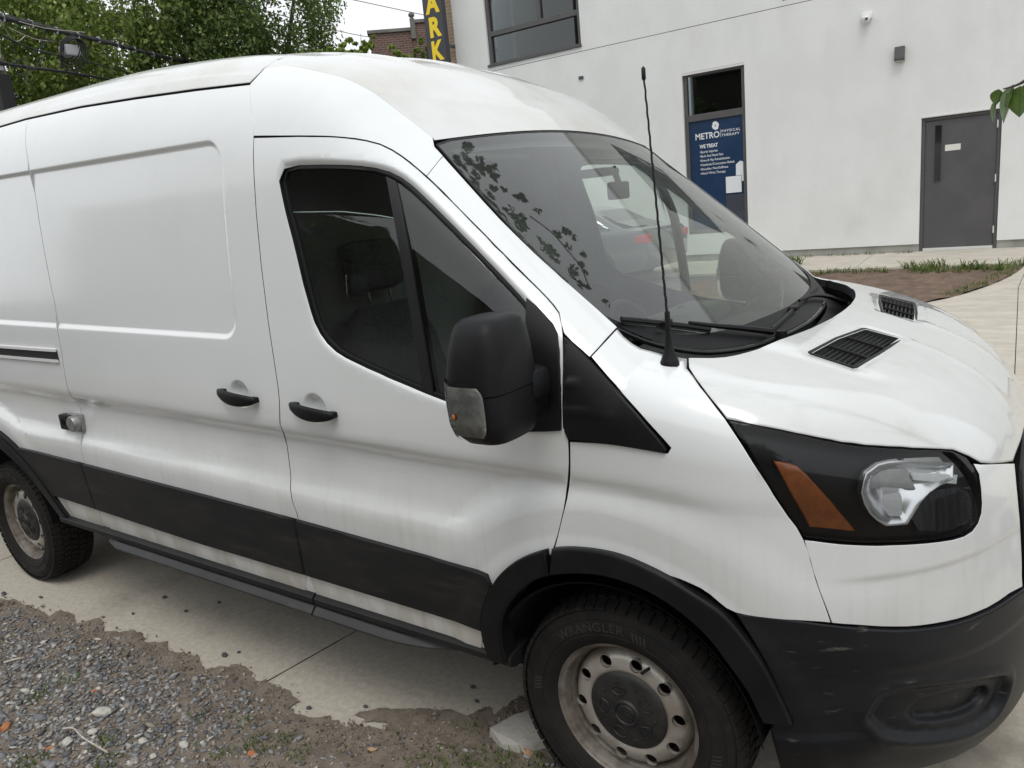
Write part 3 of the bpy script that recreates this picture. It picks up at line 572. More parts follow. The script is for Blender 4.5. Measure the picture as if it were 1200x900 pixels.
def closed(p): return np.concatenate([p, p[:1]])
def rrc(x0, x1, z0=1.447, z1=2.137, r=.09):
    out = []
    for c in (-.024, -.016, -.008, .001):
        P = []
        for cx, cz, a0 in ((x1-r, z1-r, 0), (x0+r, z1-r, 90), (x0+r, z0+r, 180), (x1-r, z0+r, 270)):
            for k in range(7): a = R(a0+15*k); P.append((cx+(r+c)*math.cos(a), cz+(r+c)*math.sin(a)))
        P.append(P[0]); P = np.array(P); P2 = []
        for a, b in zip(P, P[1:]):
            for t in np.linspace(0, 1, max(2, int(np.hypot(*(b-a))/.05)))[:-1]: P2.append(a+(b-a)*t)
        P2.append(P[-1]); P = np.array(P2); P[:, 1] -= RAKE*(P[:, 0]+1.2); out.append(P)
    return out
FLINES = [[(x, zp-RAKE*(x+1.2)) for x in np.linspace(-4.7, .1, 40)] for zp in (.90, .95, 1.02, 1.08, 1.12, 1.145, 1.175)]
def circ_(cx, rs): return [[(cx+r*math.cos(a), .37+r*math.sin(a)) for a in np.linspace(-.3, math.pi+.3, 90)] for r in rs]
ARCL = circ_(0, (.53, .545, .56, .58, .64, .68, .72, .76)); ARCLR = circ_(-3.75, (.64, .67, .70, .74))
for s, mir in ((-1, False), (1, True)):
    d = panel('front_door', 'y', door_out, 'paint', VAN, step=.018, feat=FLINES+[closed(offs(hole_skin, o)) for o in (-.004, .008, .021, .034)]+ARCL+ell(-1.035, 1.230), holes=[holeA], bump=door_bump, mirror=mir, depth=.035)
    if mir: d['label'] = 'driver side front door'
    # glazing: rubber, divider bar, lowered rear pane, fixed front pane
    inner = offs(glass_o, .010)
    panel('window_seal', 'y', holeA, 'rubber', d, off=-.014, gap=.0005, holes=[inner], step=.02, rim=.002, depth=.012, mirror=mir)
    def clipx(poly, fn, keep):
        P = []; n = len(poly)
        for i in range(n):
            a, b = poly[i], poly[(i+1) % n]; fa, fb = fn(a)*keep, fn(b)*keep
            if fa >= 0: P.append(tuple(a))
            if fa*fb < 0: t = fa/(fa-fb); P.append(tuple(np.array(a)+(np.array(b)-np.array(a))*t))
        return P
    BARX = [(1.30, -.537), (1.45, -.547), (1.62, -.567), (1.75, -.590), (1.84, -.612), (1.95, -.655), (2.1, -.72)]
    fbar = lambda a: a[0]-float(np.interp(a[1], [q[0] for q in BARX], [q[1] for q in BARX]))
    dens_o = []
    for i in range(len(glass_o)):
        dens_o.append(glass_o[i])
    front = clipx(dens_o, fbar, 1); rear = clipx(dens_o, fbar, -1)
    PT = [(-1.3, 1.875), (-1.069, 1.869), (-.835, 1.854), (-.697, 1.833), (-.5, 1.79)]
    ftop = lambda a: a[1]-lin(PT, a[0])
    rear_l = clipx(rear, ftop, -1) if not mir else rear
    panel('quarter_glass', 'y', front, 'side_glass' if not mir else 'open_glass', d, off=-.020, gap=0, step=.05, rim=.002, drop=0, flange=False, mirror=mir)
    panel('door_glass', 'y', rear_l, 'side_glass' if not mir else 'open_glass', d, off=-.024, gap=0, step=.05, rim=.002, drop=0, flange=False, mirror=mir)
    if not mir:
        ed = surf('y', [(x, lin(PT, x)) for x in np.linspace(-1.065, -.61, 14)], -.024)
        MB().tube(ed, .0022, 5).build('glass_edge', mat('glass_edge', (.20, .27, .24), rough=.25, coat=.5), d, True)
    panel('window_divider', 'y', OL['mid_bar'], 'rubber', d, off=-.012, gap=0, step=.03, mirror=mir)
    panel('sail_panel', 'y', [(-.184, 1.582), (-.155, 1.560), (-.128, 1.535), (-.104, 1.513), (-.088, 1.490), (-.0765, 1.448), (-.0715, 1.40), (-.0705, 1.35), (-.0745, 1.29), (-.079, 1.238), (-.12, 1.232), (-.19, 1.225), (-.2, 1.30), (-.186, 1.40), (-.172, 1.47)], 'black_plastic', d, off=.010, gap=0, rim=.006, depth=.03, mirror=mir)
    # lower body side strip and its sill
    ta = [(x, lin(TRIMT, x)) for x in np.linspace(-1.238, -.385, 14)]
    arcp = [p for p in AFO if p[1] < .72 and p[0] < -.3 and p[1] > .556][::-1]
    panel('side_moulding', 'y', ta+arcp+[(x, lin(TRIMB, x)) for x in np.linspace(-.41, -1.244, 14)], 'trim_plastic', d, off=.019, gap=.002, rim=.008, drop=.006, mirror=mir, depth=.022)
    panel('door_sill', 'y', [(x, lin(TRIMB, x)+.01) for x in np.linspace(-.43, -1.243, 12)]+[(-1.246, .60), (-1.232, .464)]+path((-1.232, .464), (-.46, .474), (-.415, .474)), 'paint_low', d, off=.0035, gap=.003, mirror=mir, depth=.02)
    c = panel('wheel_arch_trim', 'y', [p for p in AFO if p[0] <= -.150]+[p for p in AFI if p[0] <= -.150][::-1], 'black_plastic', d, off=.030, gap=.002, rim=.012, drop=.010, depth=.06, mirror=mir)
    # inner lining of the door under the glass
    panel('door_card', 'y', [(-1.17, 1.42), (-.95, 1.36), (-.6, 1.27), (-.3, 1.22), (-.1, 1.20), (-.15, .9), (-.45, .5), (-1.2, .5)], 'dash_plastic', d, off=-.075, gap=0, step=.06, flange=False, mirror=mir)
    # handle: cup in the skin and a bar across it
    def handle(cx, cz, par):
        y0 = -float(surf('y', [(cx, cz)])[0][1])
        sgn = 1 if mir else -1
        th = MB()
        arc = [(cx-.104+.208*t, cz+.008-.024*t-.006*math.sin(math.pi*t)) for t in np.linspace(0, 1, 15)]
        pts = [(x, sgn*(y0+.012+.026*math.sin(math.pi*min(max((i)/14, 0), 1))**.6), z) for i, (x, z) in enumerate(arc)]
        V = []; n = len(pts)
        for i, (x, y, z) in enumerate(pts):
            t = i/(n-1); hh = .009+.0165*math.sin(math.pi*t)**.6
            for k in range(12):
                a = 2*math.pi*k/12
                V.append((x, y+sgn*.010*math.cos(a), z+hh*math.copysign(abs(math.sin(a))**.7, math.sin(a))))
        F_ = [(i*12+k, i*12+(k+1) % 12, (i+1)*12+(k+1) % 12, (i+1)*12+k) for i in range(n-1) for k in range(12)]
        F_ += [tuple(range(12)), tuple((n-1)*12+k for k in range(12))]
        th.add(V, F_)
        for xx in (pts[1], pts[-2]): th.box(xx[0]-.016, xx[0]+.016, min(sgn*(y0-.01), sgn*(y0+.016)), max(sgn*(y0-.01), sgn*(y0+.016)), xx[2]-.010, xx[2]+.010, .004)
        h = th.build('door_handle', 'black_plastic', par, auto=40)
    handle(-1.035, 1.232, d)
    # sliding door / plain side on the far side
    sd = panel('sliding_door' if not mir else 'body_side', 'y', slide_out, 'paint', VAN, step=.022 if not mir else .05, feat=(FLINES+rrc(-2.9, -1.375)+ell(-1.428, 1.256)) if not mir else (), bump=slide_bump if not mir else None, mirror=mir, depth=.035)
    ta = [(x, lin(TRIMT, x)) for x in np.linspace(-2.728, -1.244, 20)]
    panel('side_moulding', 'y', ta+[(x, lin(TRIMB, x)) for x in np.linspace(-1.25, -2.71, 20)], 'trim_plastic', sd, off=.019, gap=.002, rim=.008, drop=.006, mirror=mir, depth=.022)
    panel('door_sill', 'y', [(x, lin(TRIMB, x)+.01) for x in np.linspace(-1.25, -2.70, 20)]+path((-2.684, .497), (-1.93, .490), (-1.236, .466)), 'paint_low', sd, off=.0035, gap=.003, mirror=mir, depth=.02)
    if not mir: handle(-1.428, 1.258, sd)
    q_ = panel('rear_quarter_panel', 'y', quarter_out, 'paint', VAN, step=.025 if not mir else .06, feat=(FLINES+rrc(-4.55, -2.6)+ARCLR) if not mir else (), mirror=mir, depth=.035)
    ta = [(x, lin(TRIMT, x)) for x in np.linspace(-3.37, -2.735, 10)]
    arcp = [p for p in ARO if p[0] > -3.37 and p[1] > .60]
    panel('side_moulding', 'y', ta+[(x, lin(TRIMB, x)) for x in np.linspace(-2.712, -3.10, 8)]+arcp, 'trim_plastic', q_, off=.019, gap=.002, rim=.008, drop=.006, mirror=mir, depth=.022)
    panel('quarter_sill', 'y', [(x, lin(TRIMB, x)+.01) for x in np.linspace(-2.706, -3.10, 8)]+[p for p in ARO if p[0] > -3.13 and p[1] < .62][::-1]+path((-3.055, .487), (-2.686, .497)), 'paint_low', q_, off=.0035, gap=.003, mirror=mir, depth=.02)
    panel('wheel_arch_trim', 'y', ARO+ARI[::-1], 'black_plastic', q_, off=.026, gap=.001, rim=.012, drop=.010, depth=.06, mirror=mir)
    # door track in a dark groove
    if not mir:
        tr = MB()
        P = surf('y', [(x, 1.365) for x in np.linspace(-4.6, -2.712, 26)])
        for dz0, dz1, dy, mi in ((-.030, .024, .003, 0), (.016, .028, .012, 1), (-.034, -.022, .011, 1)):
            V = []; 
            for p_ in P:
                z = p_[2]+.0*p_[0]-.011*(p_[0]+2.7)
                V += [(p_[0], p_[1]-dy, z+dz0), (p_[0], p_[1]-dy, z+dz1), (p_[0], p_[1]+.02, z+dz1), (p_[0], p_[1]+.02, z+dz0)]
            n = len(P); F_ = [(i*4+k, i*4+(k+1) % 4, (i+1)*4+(k+1) % 4, (i+1)*4+k) for i in range(n-1) for k in range(4)]+[(0, 1, 2, 3), (n*4-1, n*4-2, n*4-3, n*4-4)]
            tr.add(V, F_, mi)
        tr.build('door_track', ['rubber', 'rail_metal'], q_)
    # front wing with its arch trim and the black corner triangle
    fo = OL['fender']
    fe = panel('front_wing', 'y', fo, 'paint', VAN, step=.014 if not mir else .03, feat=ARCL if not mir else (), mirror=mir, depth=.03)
    panel('wheel_arch_trim', 'y', [p for p in AFO if p[0] >= -.150]+[p for p in AFI if p[0] >= -.150][::-1], 'black_plastic', fe, off=.030, gap=.002, rim=.012, drop=.010, depth=.06, mirror=mir)
    def tri_bump(q):
        x, z = q[:, 0], q[:, 1]; b = np.zeros(len(q))
        for (zc, w, xe) in ((1.365, .016, -.005), (1.29, .016, .07)):
            t = np.clip((xe-x)/(xe+.08), 0, 1); b += .008*t*(1-sstep(w*.4, w*(.5+t), np.abs(z-zc)))
        return b
    panel('wing_corner_trim', 'y', OL['triangle'], 'black_plastic', fe, off=.009, gap=.001, rim=.006, drop=.006, depth=.02, step=.012, bump=tri_bump, mirror=mir)
    # black lamp housing, reflectors, lens
    hl = panel('headlight', 'n', ns(OL['headlight']), 'lamp_black', VAN, off=-.035, gap=.002, step=.03, rim=.004, drop=0, depth=.02, mirror=mir)
    panel('turn_signal', 'n', ns(OL['hl_amber']), 'amber', hl, off=-.014, gap=0, rim=.006, drop=.004, depth=.015, step=.004, bump=lambda q: .0011*np.sin(q[:, 0]*1100), mirror=mir)
    bw = ccw(ns(OL['hl_bowl']))
    def bowlb(q): return -.022*sstep(0, .05, pdist(q, bw)*np.where(inpoly(q, bw), 1, 0))
    panel('reflector_bowl', 'n', ns(OL['hl_bowl']), 'chrome', hl, off=-.006, gap=0, rim=.003, depth=.02, step=.008, bump=bowlb, mirror=mir, smooth_edge=False)
    panel('reflector', 'n', ns(OL['hl_upper']), 'lamp_grey', hl, off=-.013, gap=0, rim=.003, depth=.01, mirror=mir)
    def lowb(q): return -.030*np.clip((q[:, 1]-1.0)/.11, 0, 1)
    panel('reflector', 'n', ns(OL['hl_lower']), 'lamp_white', hl, off=-.006, gap=0, rim=.003, depth=.012, step=.012, bump=lowb, mirror=mir)
    panel('reflector', 'n', ns(OL['hl_top']), 'lamp_grey', hl, off=-.018, gap=0, rim=.003, depth=.01, mirror=mir)
    panel('running_light', 'n', ns(OL['hl_strip']), 'lamp_white', hl, off=-.008, gap=0, rim=.003, depth=.012, mirror=mir)
    ribs = MB()
    for k in range(16):
        zz = .968+k*.0052; th0 = 42.2+max(0, .0)*k; th1 = 49.0 if k < 12 else 48.2
        ring = [surf('n', [(t*NS, zz)], -.014)[0] for t in np.linspace(th0, th1, 6)]
        ribs.tube([(p_[0], -p_[1] if mir else p_[1], p_[2]) for p_ in ring], .0017, 4)
    ribs.build('lamp_rib', 'lamp_dark', hl)
    panel('lamp_bezel', 'n', ns(OL['hl_dark']), 'lamp_dark', hl, off=-.020, gap=0, rim=.003, depth=.01, mirror=mir)
    panel('lens', 'n', ns(OL['headlight']), 'clear_lens', hl, off=-.001, gap=.003, step=.03, rim=.006, drop=.004, depth=.008, mirror=mir)
    # white fascia corner below and ahead of the lamp
    def cor_bump(q):
        th, z = q[:, 0]/NS, q[:, 1]
        return -.007*sstep(.900, .872, z)*sstep(25, 34, th)*sstep(62.5, 58, th)
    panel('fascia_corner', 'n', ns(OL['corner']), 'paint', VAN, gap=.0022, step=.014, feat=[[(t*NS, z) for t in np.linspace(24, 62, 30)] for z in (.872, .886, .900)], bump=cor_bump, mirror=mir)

# ---------------------------------------------------------------- roof, cap, pillars, bonnet, glass
def roofcurve(x): return -.785
RID = [(-1.205, -.781), (-1.015, -.790), (-.819, -.778), (-.623, -.760)]
rid = [(-1.291, -.800)] + smooth(RID, 4)
rz = surf('z', rid)
cap = OL['cap']
k0 = next(i for i, a in enumerate(cap) if a[0] > -.60 and a[1] < 1.25)
kE = len(cap)-3
cap_out = [(p[0], p[2]+p[1]) for p in rz] + cap[k0:kE] + [(x, z+float(surf('y', [(x, z)])[0][1])) for x, z in GF[:9] if z > 2.12][::-1]
pil = next(i for i, a in enumerate(cap_out) if a[0] > -.60)
ju = min(range(len(cap_out)), key=lambda i: abs(cap_out[i][0]+.561)+abs(cap_out[i][1]-1.189)); jl = min(range(len(cap_out)), key=lambda i: abs(cap_out[i][0]+.551)+abs(cap_out[i][1]-1.035))
for mir in (False, True):
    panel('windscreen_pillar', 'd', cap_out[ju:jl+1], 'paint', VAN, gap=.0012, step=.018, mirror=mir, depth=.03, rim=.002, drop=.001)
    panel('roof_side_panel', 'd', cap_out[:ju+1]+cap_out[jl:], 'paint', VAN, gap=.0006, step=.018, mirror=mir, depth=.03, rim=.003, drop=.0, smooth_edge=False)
top_edge = [(-.566-.07*y*y*(1+.25*y*y), y) for y in np.linspace(-.765, .765, 25)]
def ribf(q):
    x, y = q[:, 0], q[:, 1]; b = np.zeros(len(q))
    for yc in (-.36, .0, .36, .66): b += .006*(1-sstep(.045, .065, np.abs(y-yc)))*sstep(-.95, -1.12, x)
    return b
front_roof = rid + [(-.613, -.765)] + top_edge[1:-1] + [(-.613, .765)] + [(x, -y) for x, y in rid[::-1]] + [(-1.291, y) for y in np.linspace(.75, -.75, 20)]
panel('front_roof', 'z', front_roof, 'paint_roof', VAN, gap=.0006, step=.02, bump=ribf, rim=.004, drop=.0, smooth_edge=False)
rr_ = [(x, y) for x, y in DRIPX] + [(-1.298, y) for y in np.linspace(-.8, .8, 24)] + [(x, -y) for x, y in DRIPX[::-1]] + [(-4.75, y) for y in np.linspace(.75, -.75, 10)]
def ribr(q):
    y = q[:, 1]; b = np.zeros(len(q))
    for yc in (-.36, .0, .36): b += .006*(1-sstep(.045, .065, np.abs(y-yc)))
    return b+.003*sstep(.812, .840, np.abs(y))
panel('roof', 'z', rr_, 'paint_roof', VAN, gap=.002, step=.03, bump=ribr, feat=[[(x, s_*y) for x in np.linspace(-4.7, -1.32, 60)] for y in (.812, .826, .84) for s_ in (-1, 1)])
# bonnet
hs_near = OL['hood_side']; hr_near = [p for p in OL['hood_rear'] if p[1] < -.02]
hood = hs_near + [(.915, -.25), (.921, -.1)] ; hood_full = hood + [(x, -y) for x, y in hood[::-1]] + [(x, -y) for x, y in hr_near] + [(.403, 0)] + hr_near[::-1][:-1]
VENT = [(.423, -.545), (.452, -.35), (.490, -.165), (.50, -.152), (.595, -.143), (.604, -.155), (.583, -.35), (.552, -.55), (.543, -.562), (.432, -.556)]
VIN = offs(ccw(VENT), .021)
def hoodb(q):
    x, y = q[:, 0], np.abs(q[:, 1]); yc = .57-.28*sstep(.55, .92, x)
    b = .006*sstep(.05, -.05, y-yc)
    b += .004*np.exp(-((y-(.16+.0*x))/.03)**2)*sstep(.55, .65, x)*sstep(.95, .8, x)
    dm = np.minimum(pdist(np.stack([q[:, 0], -np.abs(q[:, 1])], 1), ccw(VENT)), 1)
    return b - .004*(1-sstep(.0, .025, dm))
ho = panel('bonnet', 'z', hood_full, 'paint_hood', VAN, gap=.003, step=.016, bump=hoodb, holes=[VIN, [(x, -y) for x, y in VIN]])
for mir in (False, True):
    sgn = -1 if mir else 1
    v = panel('bonnet_vent', 'z', VENT, 'black_plastic', ho, off=.004, gap=0, holes=[VIN], rim=.003, drop=.004, depth=.02, mirror=mir, step=.03)
    panel('vent_tray', 'z', VENT, 'dark_void', v, off=-.032, gap=0, flange=False, mirror=mir, step=.05)
    for k in range(9):
        t = (k+.5)/9; sl_ = MB()
        pa = [(.423+.12*t+.010, -.548-.012*t), (.49+.11*t-.004, -.160+.008*t)]
        q = surf('z', [(pa[0][0]+(pa[1][0]-pa[0][0])*u, pa[0][1]+(pa[1][1]-pa[0][1])*u) for u in np.linspace(0.03, .97, 9)], -.004)
        V = []
        for p_ in q:
            for dx, dz in ((-.0035, .0), (.0015, .0), (.0055, -.014), (.0015, -.014)): V.append((p_[0]+dx, p_[1]*sgn, p_[2]+dz))
        F_ = [(i*4+j, i*4+(j+1) % 4, (i+1)*4+(j+1) % 4, (i+1)*4+j) for i in range(8) for j in range(4)]
        sl_.add(V, F_); sl_.build('vent_slat', 'black_plastic', v)
    for u in (.32, .66):
        q = surf('z', [(.423+.12*t+(.067-.01*t)*u+.004, -.548-.012*t+(.39+.02*t)*u) for t in np.linspace(0, 1, 7)], -.002)
        MB().tube([(a[0], a[1]*sgn, a[2]) for a in q], .004, 5).build('vent_rib', 'black_plastic', v)
# windscreen, its dark border and the plastic cowl
side_e = smooth([(-.604, -.772), (-.45, -.812), (-.258, -.852), (-.1, -.868), (.014, -.868)], 4)
low = smooth([(.014, -.868), (.10, -.80), (.19, -.66), (.255, -.45), (.290, -.2), (.30, 0)], 4)
low_full = low + [(x, -y) for x, y in low[::-1]][1:]
ws = top_edge[1:-1][::-1] + side_e + low_full[1:] + [(x, -y) for x, y in side_e[::-1]][1:]
wsp = ccw(ws)
panel('windscreen', 'z', ws, 'windscreen_glass', VAN, off=-.003, gap=.002, step=.03, drop=0, rim=.004, depth=.006, flange=False, F=fg)
panel('windscreen_band', 'z', low_full+[(x-.055-.02*(1-(y/.87)**2), y) for x, y in low_full[::-1]], 'lamp_black', VAN, off=.0008, gap=.016, step=.03, rim=.002, drop=0, flange=False, F=fg)
panel('windscreen_seal', 'z', ws, 'rubber', VAN, off=-.0015, gap=.001, holes=[offs(wsp, .013)], step=.02, rim=.002, drop=.001, depth=.01, F=fg)
cow_h = [(.02, -.885), (.07, -.89), (.13, -.86), (.20, -.81), (.29, -.73), (.36, -.56), (.41, -.30), (.43, 0)]
cow_h = smooth(cow_h, 4)
cow_out = low_full + [(x, -y) for x, y in cow_h][:-1] + cow_h[::-1][:-0 or None]
def cowb(q): return -.018+0*q[:, 0]
co = panel('cowl', 'z', cow_out, 'black_plastic', VAN, off=0, gap=.001, step=.03, bump=cowb, depth=.03, F=fg)
# wipers
def wiper(blade, arm, pivot):
    w = MB(); B = surf('z', blade, .011, fg); w.tube(smooth([tuple(b) for b in B], 5), .0075, 6)
    B2 = surf('z', blade, .004, fg); w.tube(smooth([tuple(b) for b in B2], 5), .0035, 5)
    o = w.build('wiper', 'rubber', VAN, auto=50)
    A = surf('z', arm, .020, fg); A = smooth([tuple(a) for a in A], 5); n = len(A)
    a = MB().tube(A, [.005+.006*(i/(n-1)) for i in range(n)], 7)
    P = surf('z', [pivot], .010, fg)[0]; a.lathe([(0, .025), (.016, .022), (.02, .0), (.02, -.02)], 16, 'z', tuple(P))
    a.build('wiper_arm', 'black_plastic', o, auto=50)
    m_ = B[len(B)//2]; MB().box(m_[0]-.014, m_[0]+.014, m_[1]-.022, m_[1]+.022, m_[2]-.004, m_[2]+.010, .005).build('wiper_clip', 'black_plastic', o)
wiper([(.018, -.84), (.052, -.78), (.089, -.715), (.127, -.648), (.165, -.581)], [(.13, -.645), (.17, -.57), (.22, -.462), (.272, -.345)], (.29, -.31))
wiper([(.262, -.309), (.261, -.17), (.255, -.032), (.236, .23), (.209, .499)], [(.250, .06), (.252, .25), (.27, .43), (.30, .56)], (.31, .60))
# ---------------------------------------------------------------- bumper, grille
bt = [(a, b) for a, b in OL['bumper_top']] + [(70, .707), (80, .702), (90, .70)]
bl = [(14.5, .796), (15.3, .772), (16.1, .747), (16.8, .722), (17.5, .696), (18.3, .666), (18.9, .635), (19.6, .603), (20.2, .57), (20.9, .537), (21.6, .502), (19.3, .496), (18.6, .47), (20.3, .30)]
lowb_ = [(t, .30-.05*math.sin(R((t-20)*1.28))) for t in np.linspace(26, 90, 12)]
half_b = bl[::-1][:-1] + bt
bo = half_b + [(180-a, b) for a, b in half_b[::-1]][1:] + [(180-a, b) for a, b in lowb_] [:-1] + lowb_[::-1]
def loop_(P, n=6):
    Q = smooth(P[-2:]+P+P[:2], n); return Q[2*n:-2*n]
fogp = ccw(ns(loop_([(31.8, .50), (32.4, .545), (33.8, .573), (37, .583), (42, .574), (48, .553), (53, .53), (56.6, .505), (57.8, .47), (56.8, .42), (54.5, .388), (50, .382), (44, .40), (38, .425), (34, .452)])))
fog2 = ccw(ns(loop_([(38.2, .49), (39.2, .518), (43, .525), (48, .513), (52.2, .497), (53.8, .472), (52.8, .442), (50, .428), (46, .434), (41.5, .449), (39, .466)])))
def bumpb(q):
    th = q[:, 0]/NS; ths = np.where(th > 90, 180-th, th); qq = np.stack([ths*NS, q[:, 1]], 1); z = q[:, 1]
    b = -.008*sstep(.655, .625, z)*sstep(22, 30, ths) + .010*sstep(.475-.0*ths, .445, z)*sstep(40, 26, ths)
    d1 = pdist(qq, fogp)*np.where(inpoly(qq, fogp), 1, -1); d2 = pdist(qq, fog2)*np.where(inpoly(qq, fog2), 1, -1)
    b += -.020*sstep(-.004, .018, d1) - .022*sstep(-.003, .011, d2)
    b += .006*np.exp(-((d1+.012)/.012)**2)
    return b
panel('front_bumper', 'n', ns(bo), 'bumper_plastic', VAN, off=.004, gap=.001, step=.014, rim=.008, drop=.006, bump=bumpb, depth=.05, feat=[closed(offs(fogp, o)) for o in (-.02, -.012, -.004, .003, .010, .018)]+[closed(offs(fog2, o)) for o in (-.003, .002, .006, .011)]+[[(t*NS, z) for t in np.linspace(15, 165, 90)] for z in (.625, .655, .445, .475)])
gr_o = [(62.4, .73), (63.2, .80), (63, .92), (63.6, .98), (66, 1.02), (75, 1.055), (90, 1.065)]
gr_o = gr_o + [(180-a, b) for a, b in gr_o[::-1]][1:] + [(105, .712), (90, .71), (75, .712)]
g = panel('grille', 'n', ns(gr_o), 'gloss_black', VAN, off=-.03, gap=.002, step=.03, depth=.02, rim=.004)
panel('grille_surround', 'n', ns(gr_o), 'black_plastic', g, off=.006, gap=.002, holes=[offs(ccw(ns(gr_o)), .05)], step=.03, rim=.008, drop=.006, depth=.03)
for z in (.79, .87, .95):
    MB().tube(surf('n', [(t*NS, z) for t in np.linspace(65.5, 114.5, 18)], -.008), .016, 8).build('grille_bar', 'black_plastic', g, True)
# ---------------------------------------------------------------- sills and running board
for s in (-1, 1):
    sill = MB(); prof = [(.97, .492), (.997, .486), (1.012, .476), (1.010, .455), (.98, .440), (.90, .44), (.90, .492)]
    def ext(b, prof, xs, dz, sc):
        n = len(prof); V = []
        for x, dd, k in zip(xs, dz, sc):
            cy = sum(a for a, _ in prof)/n; cz = sum(c for _, c in prof)/n
            V += [(x, s*(cy+(a-cy)*k-(1-k)*.06), cz+(c-cz)*k+dd+(1-k)*.02) for a, c in prof]
        F_ = [(i*n+j, i*n+(j+1) % n, (i+1)*n+(j+1) % n, (i+1)*n+j) for i in range(len(xs)-1) for j in range(n)]+[tuple(range(n)), tuple((len(xs)-1)*n+j for j in range(n))]
        b.add(V, F_)
    for x0, x1 in ((-3.13, -1.238), (-1.228, -.345)):
        b = MB(); ext(b, prof, [x0, x1], [.003-.012*(x0+1.2), .003-.010*(x1+1.2)], [1, 1]); b.build('sill_cover', 'trim_plastic', VAN, auto=25)
    p2 = [(.99, .449), (1.006, .445), (1.026, .424), (1.026, .416), (1.008, .406), (.90, .404), (.90, .449)]
    for x0, x1, e0, e1 in ((-2.80, -1.238, 1, 0), (-1.228, -.47, 0, 1)):
        xs = np.linspace(x0, x1, 16); L = x1-x0
        sc = [min(1, (.25+.75*math.sin(min(1, (x-x0)/.22)*math.pi/2)) if e0 else 1, (.25+.75*math.sin(min(1, (x1-x)/.42)*math.pi/2)) if e1 else 1) for x in xs]
        b = MB(); ext(b, p2, xs, [-.012*(x+1.2) for x in xs], sc); b.build('running_board', 'step_plastic', VAN, auto=12)
# ---------------------------------------------------------------- hidden structure: wells, floor, rear, bulkhead
for cx, r in ((0, .415), (-3.75, .50)):
    for s in (-1, 1):
        MB().lathe([(r+.01, s*1.0), (r, s*.99), (r, s*.60), (.0, s*.60)], 28, 'y', (cx, 0, .37), a0=8, a1=172).build('wheel_well', 'liner', VAN, True)
fl = MB().box(-4.7, -4.3, -.96, .96, .42, .50).box(-3.2, -.46, -.93, .93, .44, .50).box(-4.7, .5, -.58, .58, .34, .50).box(-3.3, -.45, -.72, .72, .24, .40)
fl.build('floor_pan', 'liner', VAN)
eg = MB().box(-.35, .80, -.55, .55, .30, .95).box(.2, .75, -.55, .55, .9, 1.12); eg.build('engine_bay', 'liner', VAN)
rd = MB().box(-4.76, -4.70, -.93, .93, .45, 2.3, .02); rd.build('rear_door', 'paint', VAN)
for x_ in (0, -3.75): MB().tube([(x_, -.7, .35), (x_, .7, .35)], .045, 8).build('axle', 'liner', VAN)
bk = MB().box(-1.36, -1.33, -.9, .9, .5, 2.2); bk.build('bulkhead', 'bulkhead_grey', VAN)
hlp = panel('headliner', 'z', [(-1.3, -.72), (-.62, -.66), (-.585, -.3), (-.575, 0), (-.585, .3), (-.62, .66), (-1.3, .72)], 'headliner', VAN, off=-.05, gap=0, step=.08, flange=False)
for s, mir in ((-1, False), (1, True)):
    panel('pillar_lining', 'd', [(a, b) for a, b in [(-.60, 1.20), (-.40, .985), (-.2, .785), (0.0, .61), (-.02, .49), (-.13, .60), (-.3, .76), (-.5, .96), (-.62, 1.07)]], 'pillar_trim', VAN, off=-.045, gap=0, step=.05, flange=False, mirror=mir)
# cab furniture
for s in (-1, 1):
    cy = s*.46; se = MB().box(-1.08, -.52, cy-.25, cy+.25, .62, .86, .07); se = se.build('seat', 'seat_cloth', VAN, auto=60)
    M_ = Matrix.Translation((-1.12, cy, .86)) @ Matrix.Rotation(R(-9), 4, 'Y')
    bmx = MB()
    V = []
    for i, (z, w, t) in enumerate(((0, .25, .07), (.1, .255, .085), (.3, .255, .09), (.48, .235, .08), (.60, .19, .065), (.645, .13, .04))):
        for k in range(20):
            a = 2*math.pi*k/20; V.append(M_ @ Vector((t*math.copysign(abs(math.cos(a))**.6, math.cos(a)), w*math.copysign(abs(math.sin(a))**.5, math.sin(a)), z)))
    bmx.add(V, [(i*20+k, i*20+(k+1) % 20, (i+1)*20+(k+1) % 20, (i+1)*20+k) for i in range(5) for k in range(20)]+[tuple(range(100, 120))])
    bmx.build('backrest', 'seat_cloth', se, True)
    hd = MB(); hd.box(-.06, .05, -.13, .13, .70, .90, .045, M=M_); hd.build('headrest', 'seat_cloth', se, auto=60)
    MB().tube([M_ @ Vector((0, -.06, .60)), M_ @ Vector((0, -.06, .74))], .006, 6).tube([M_ @ Vector((0, .06, .60)), M_ @ Vector((0, .06, .74))], .006, 6).build('headrest_post', 'steel', se, True)
da = MB()
V = []
DP = [(-.42, .75), (-.46, 1.00), (-.44, 1.16), (-.36, 1.245), (-.2, 1.275), (.0, 1.285), (.18, 1.29), (.24, 1.20), (.24, .7)]
for y in (-.88, -.6, -.2, .2, .6, .88):
    for x, z in DP: V.append((x+.05*abs(y), y, z+.0*y-.03*y*y))
n = len(DP); da.add(V, [(i*n+j, i*n+j+1, (i+1)*n+j+1, (i+1)*n+j) for i in range(5) for j in range(n-1)])
dash = da.build('dashboard', 'dash_plastic', VAN, auto=45)
MB().box(-.42, -.20, .22, .70, 1.24, 1.33, .04).build('instrument_hood', 'dash_plastic', dash, auto=60)
MB().box(-.40, -.10, -.55, -.25, 1.262, 1.285, .01).build('dash_tray', 'rubber', dash)
sw = MB(); M_ = Matrix.Translation((-.55, .46, 1.19)) @ Matrix.Rotation(R(-32), 4, 'Y')
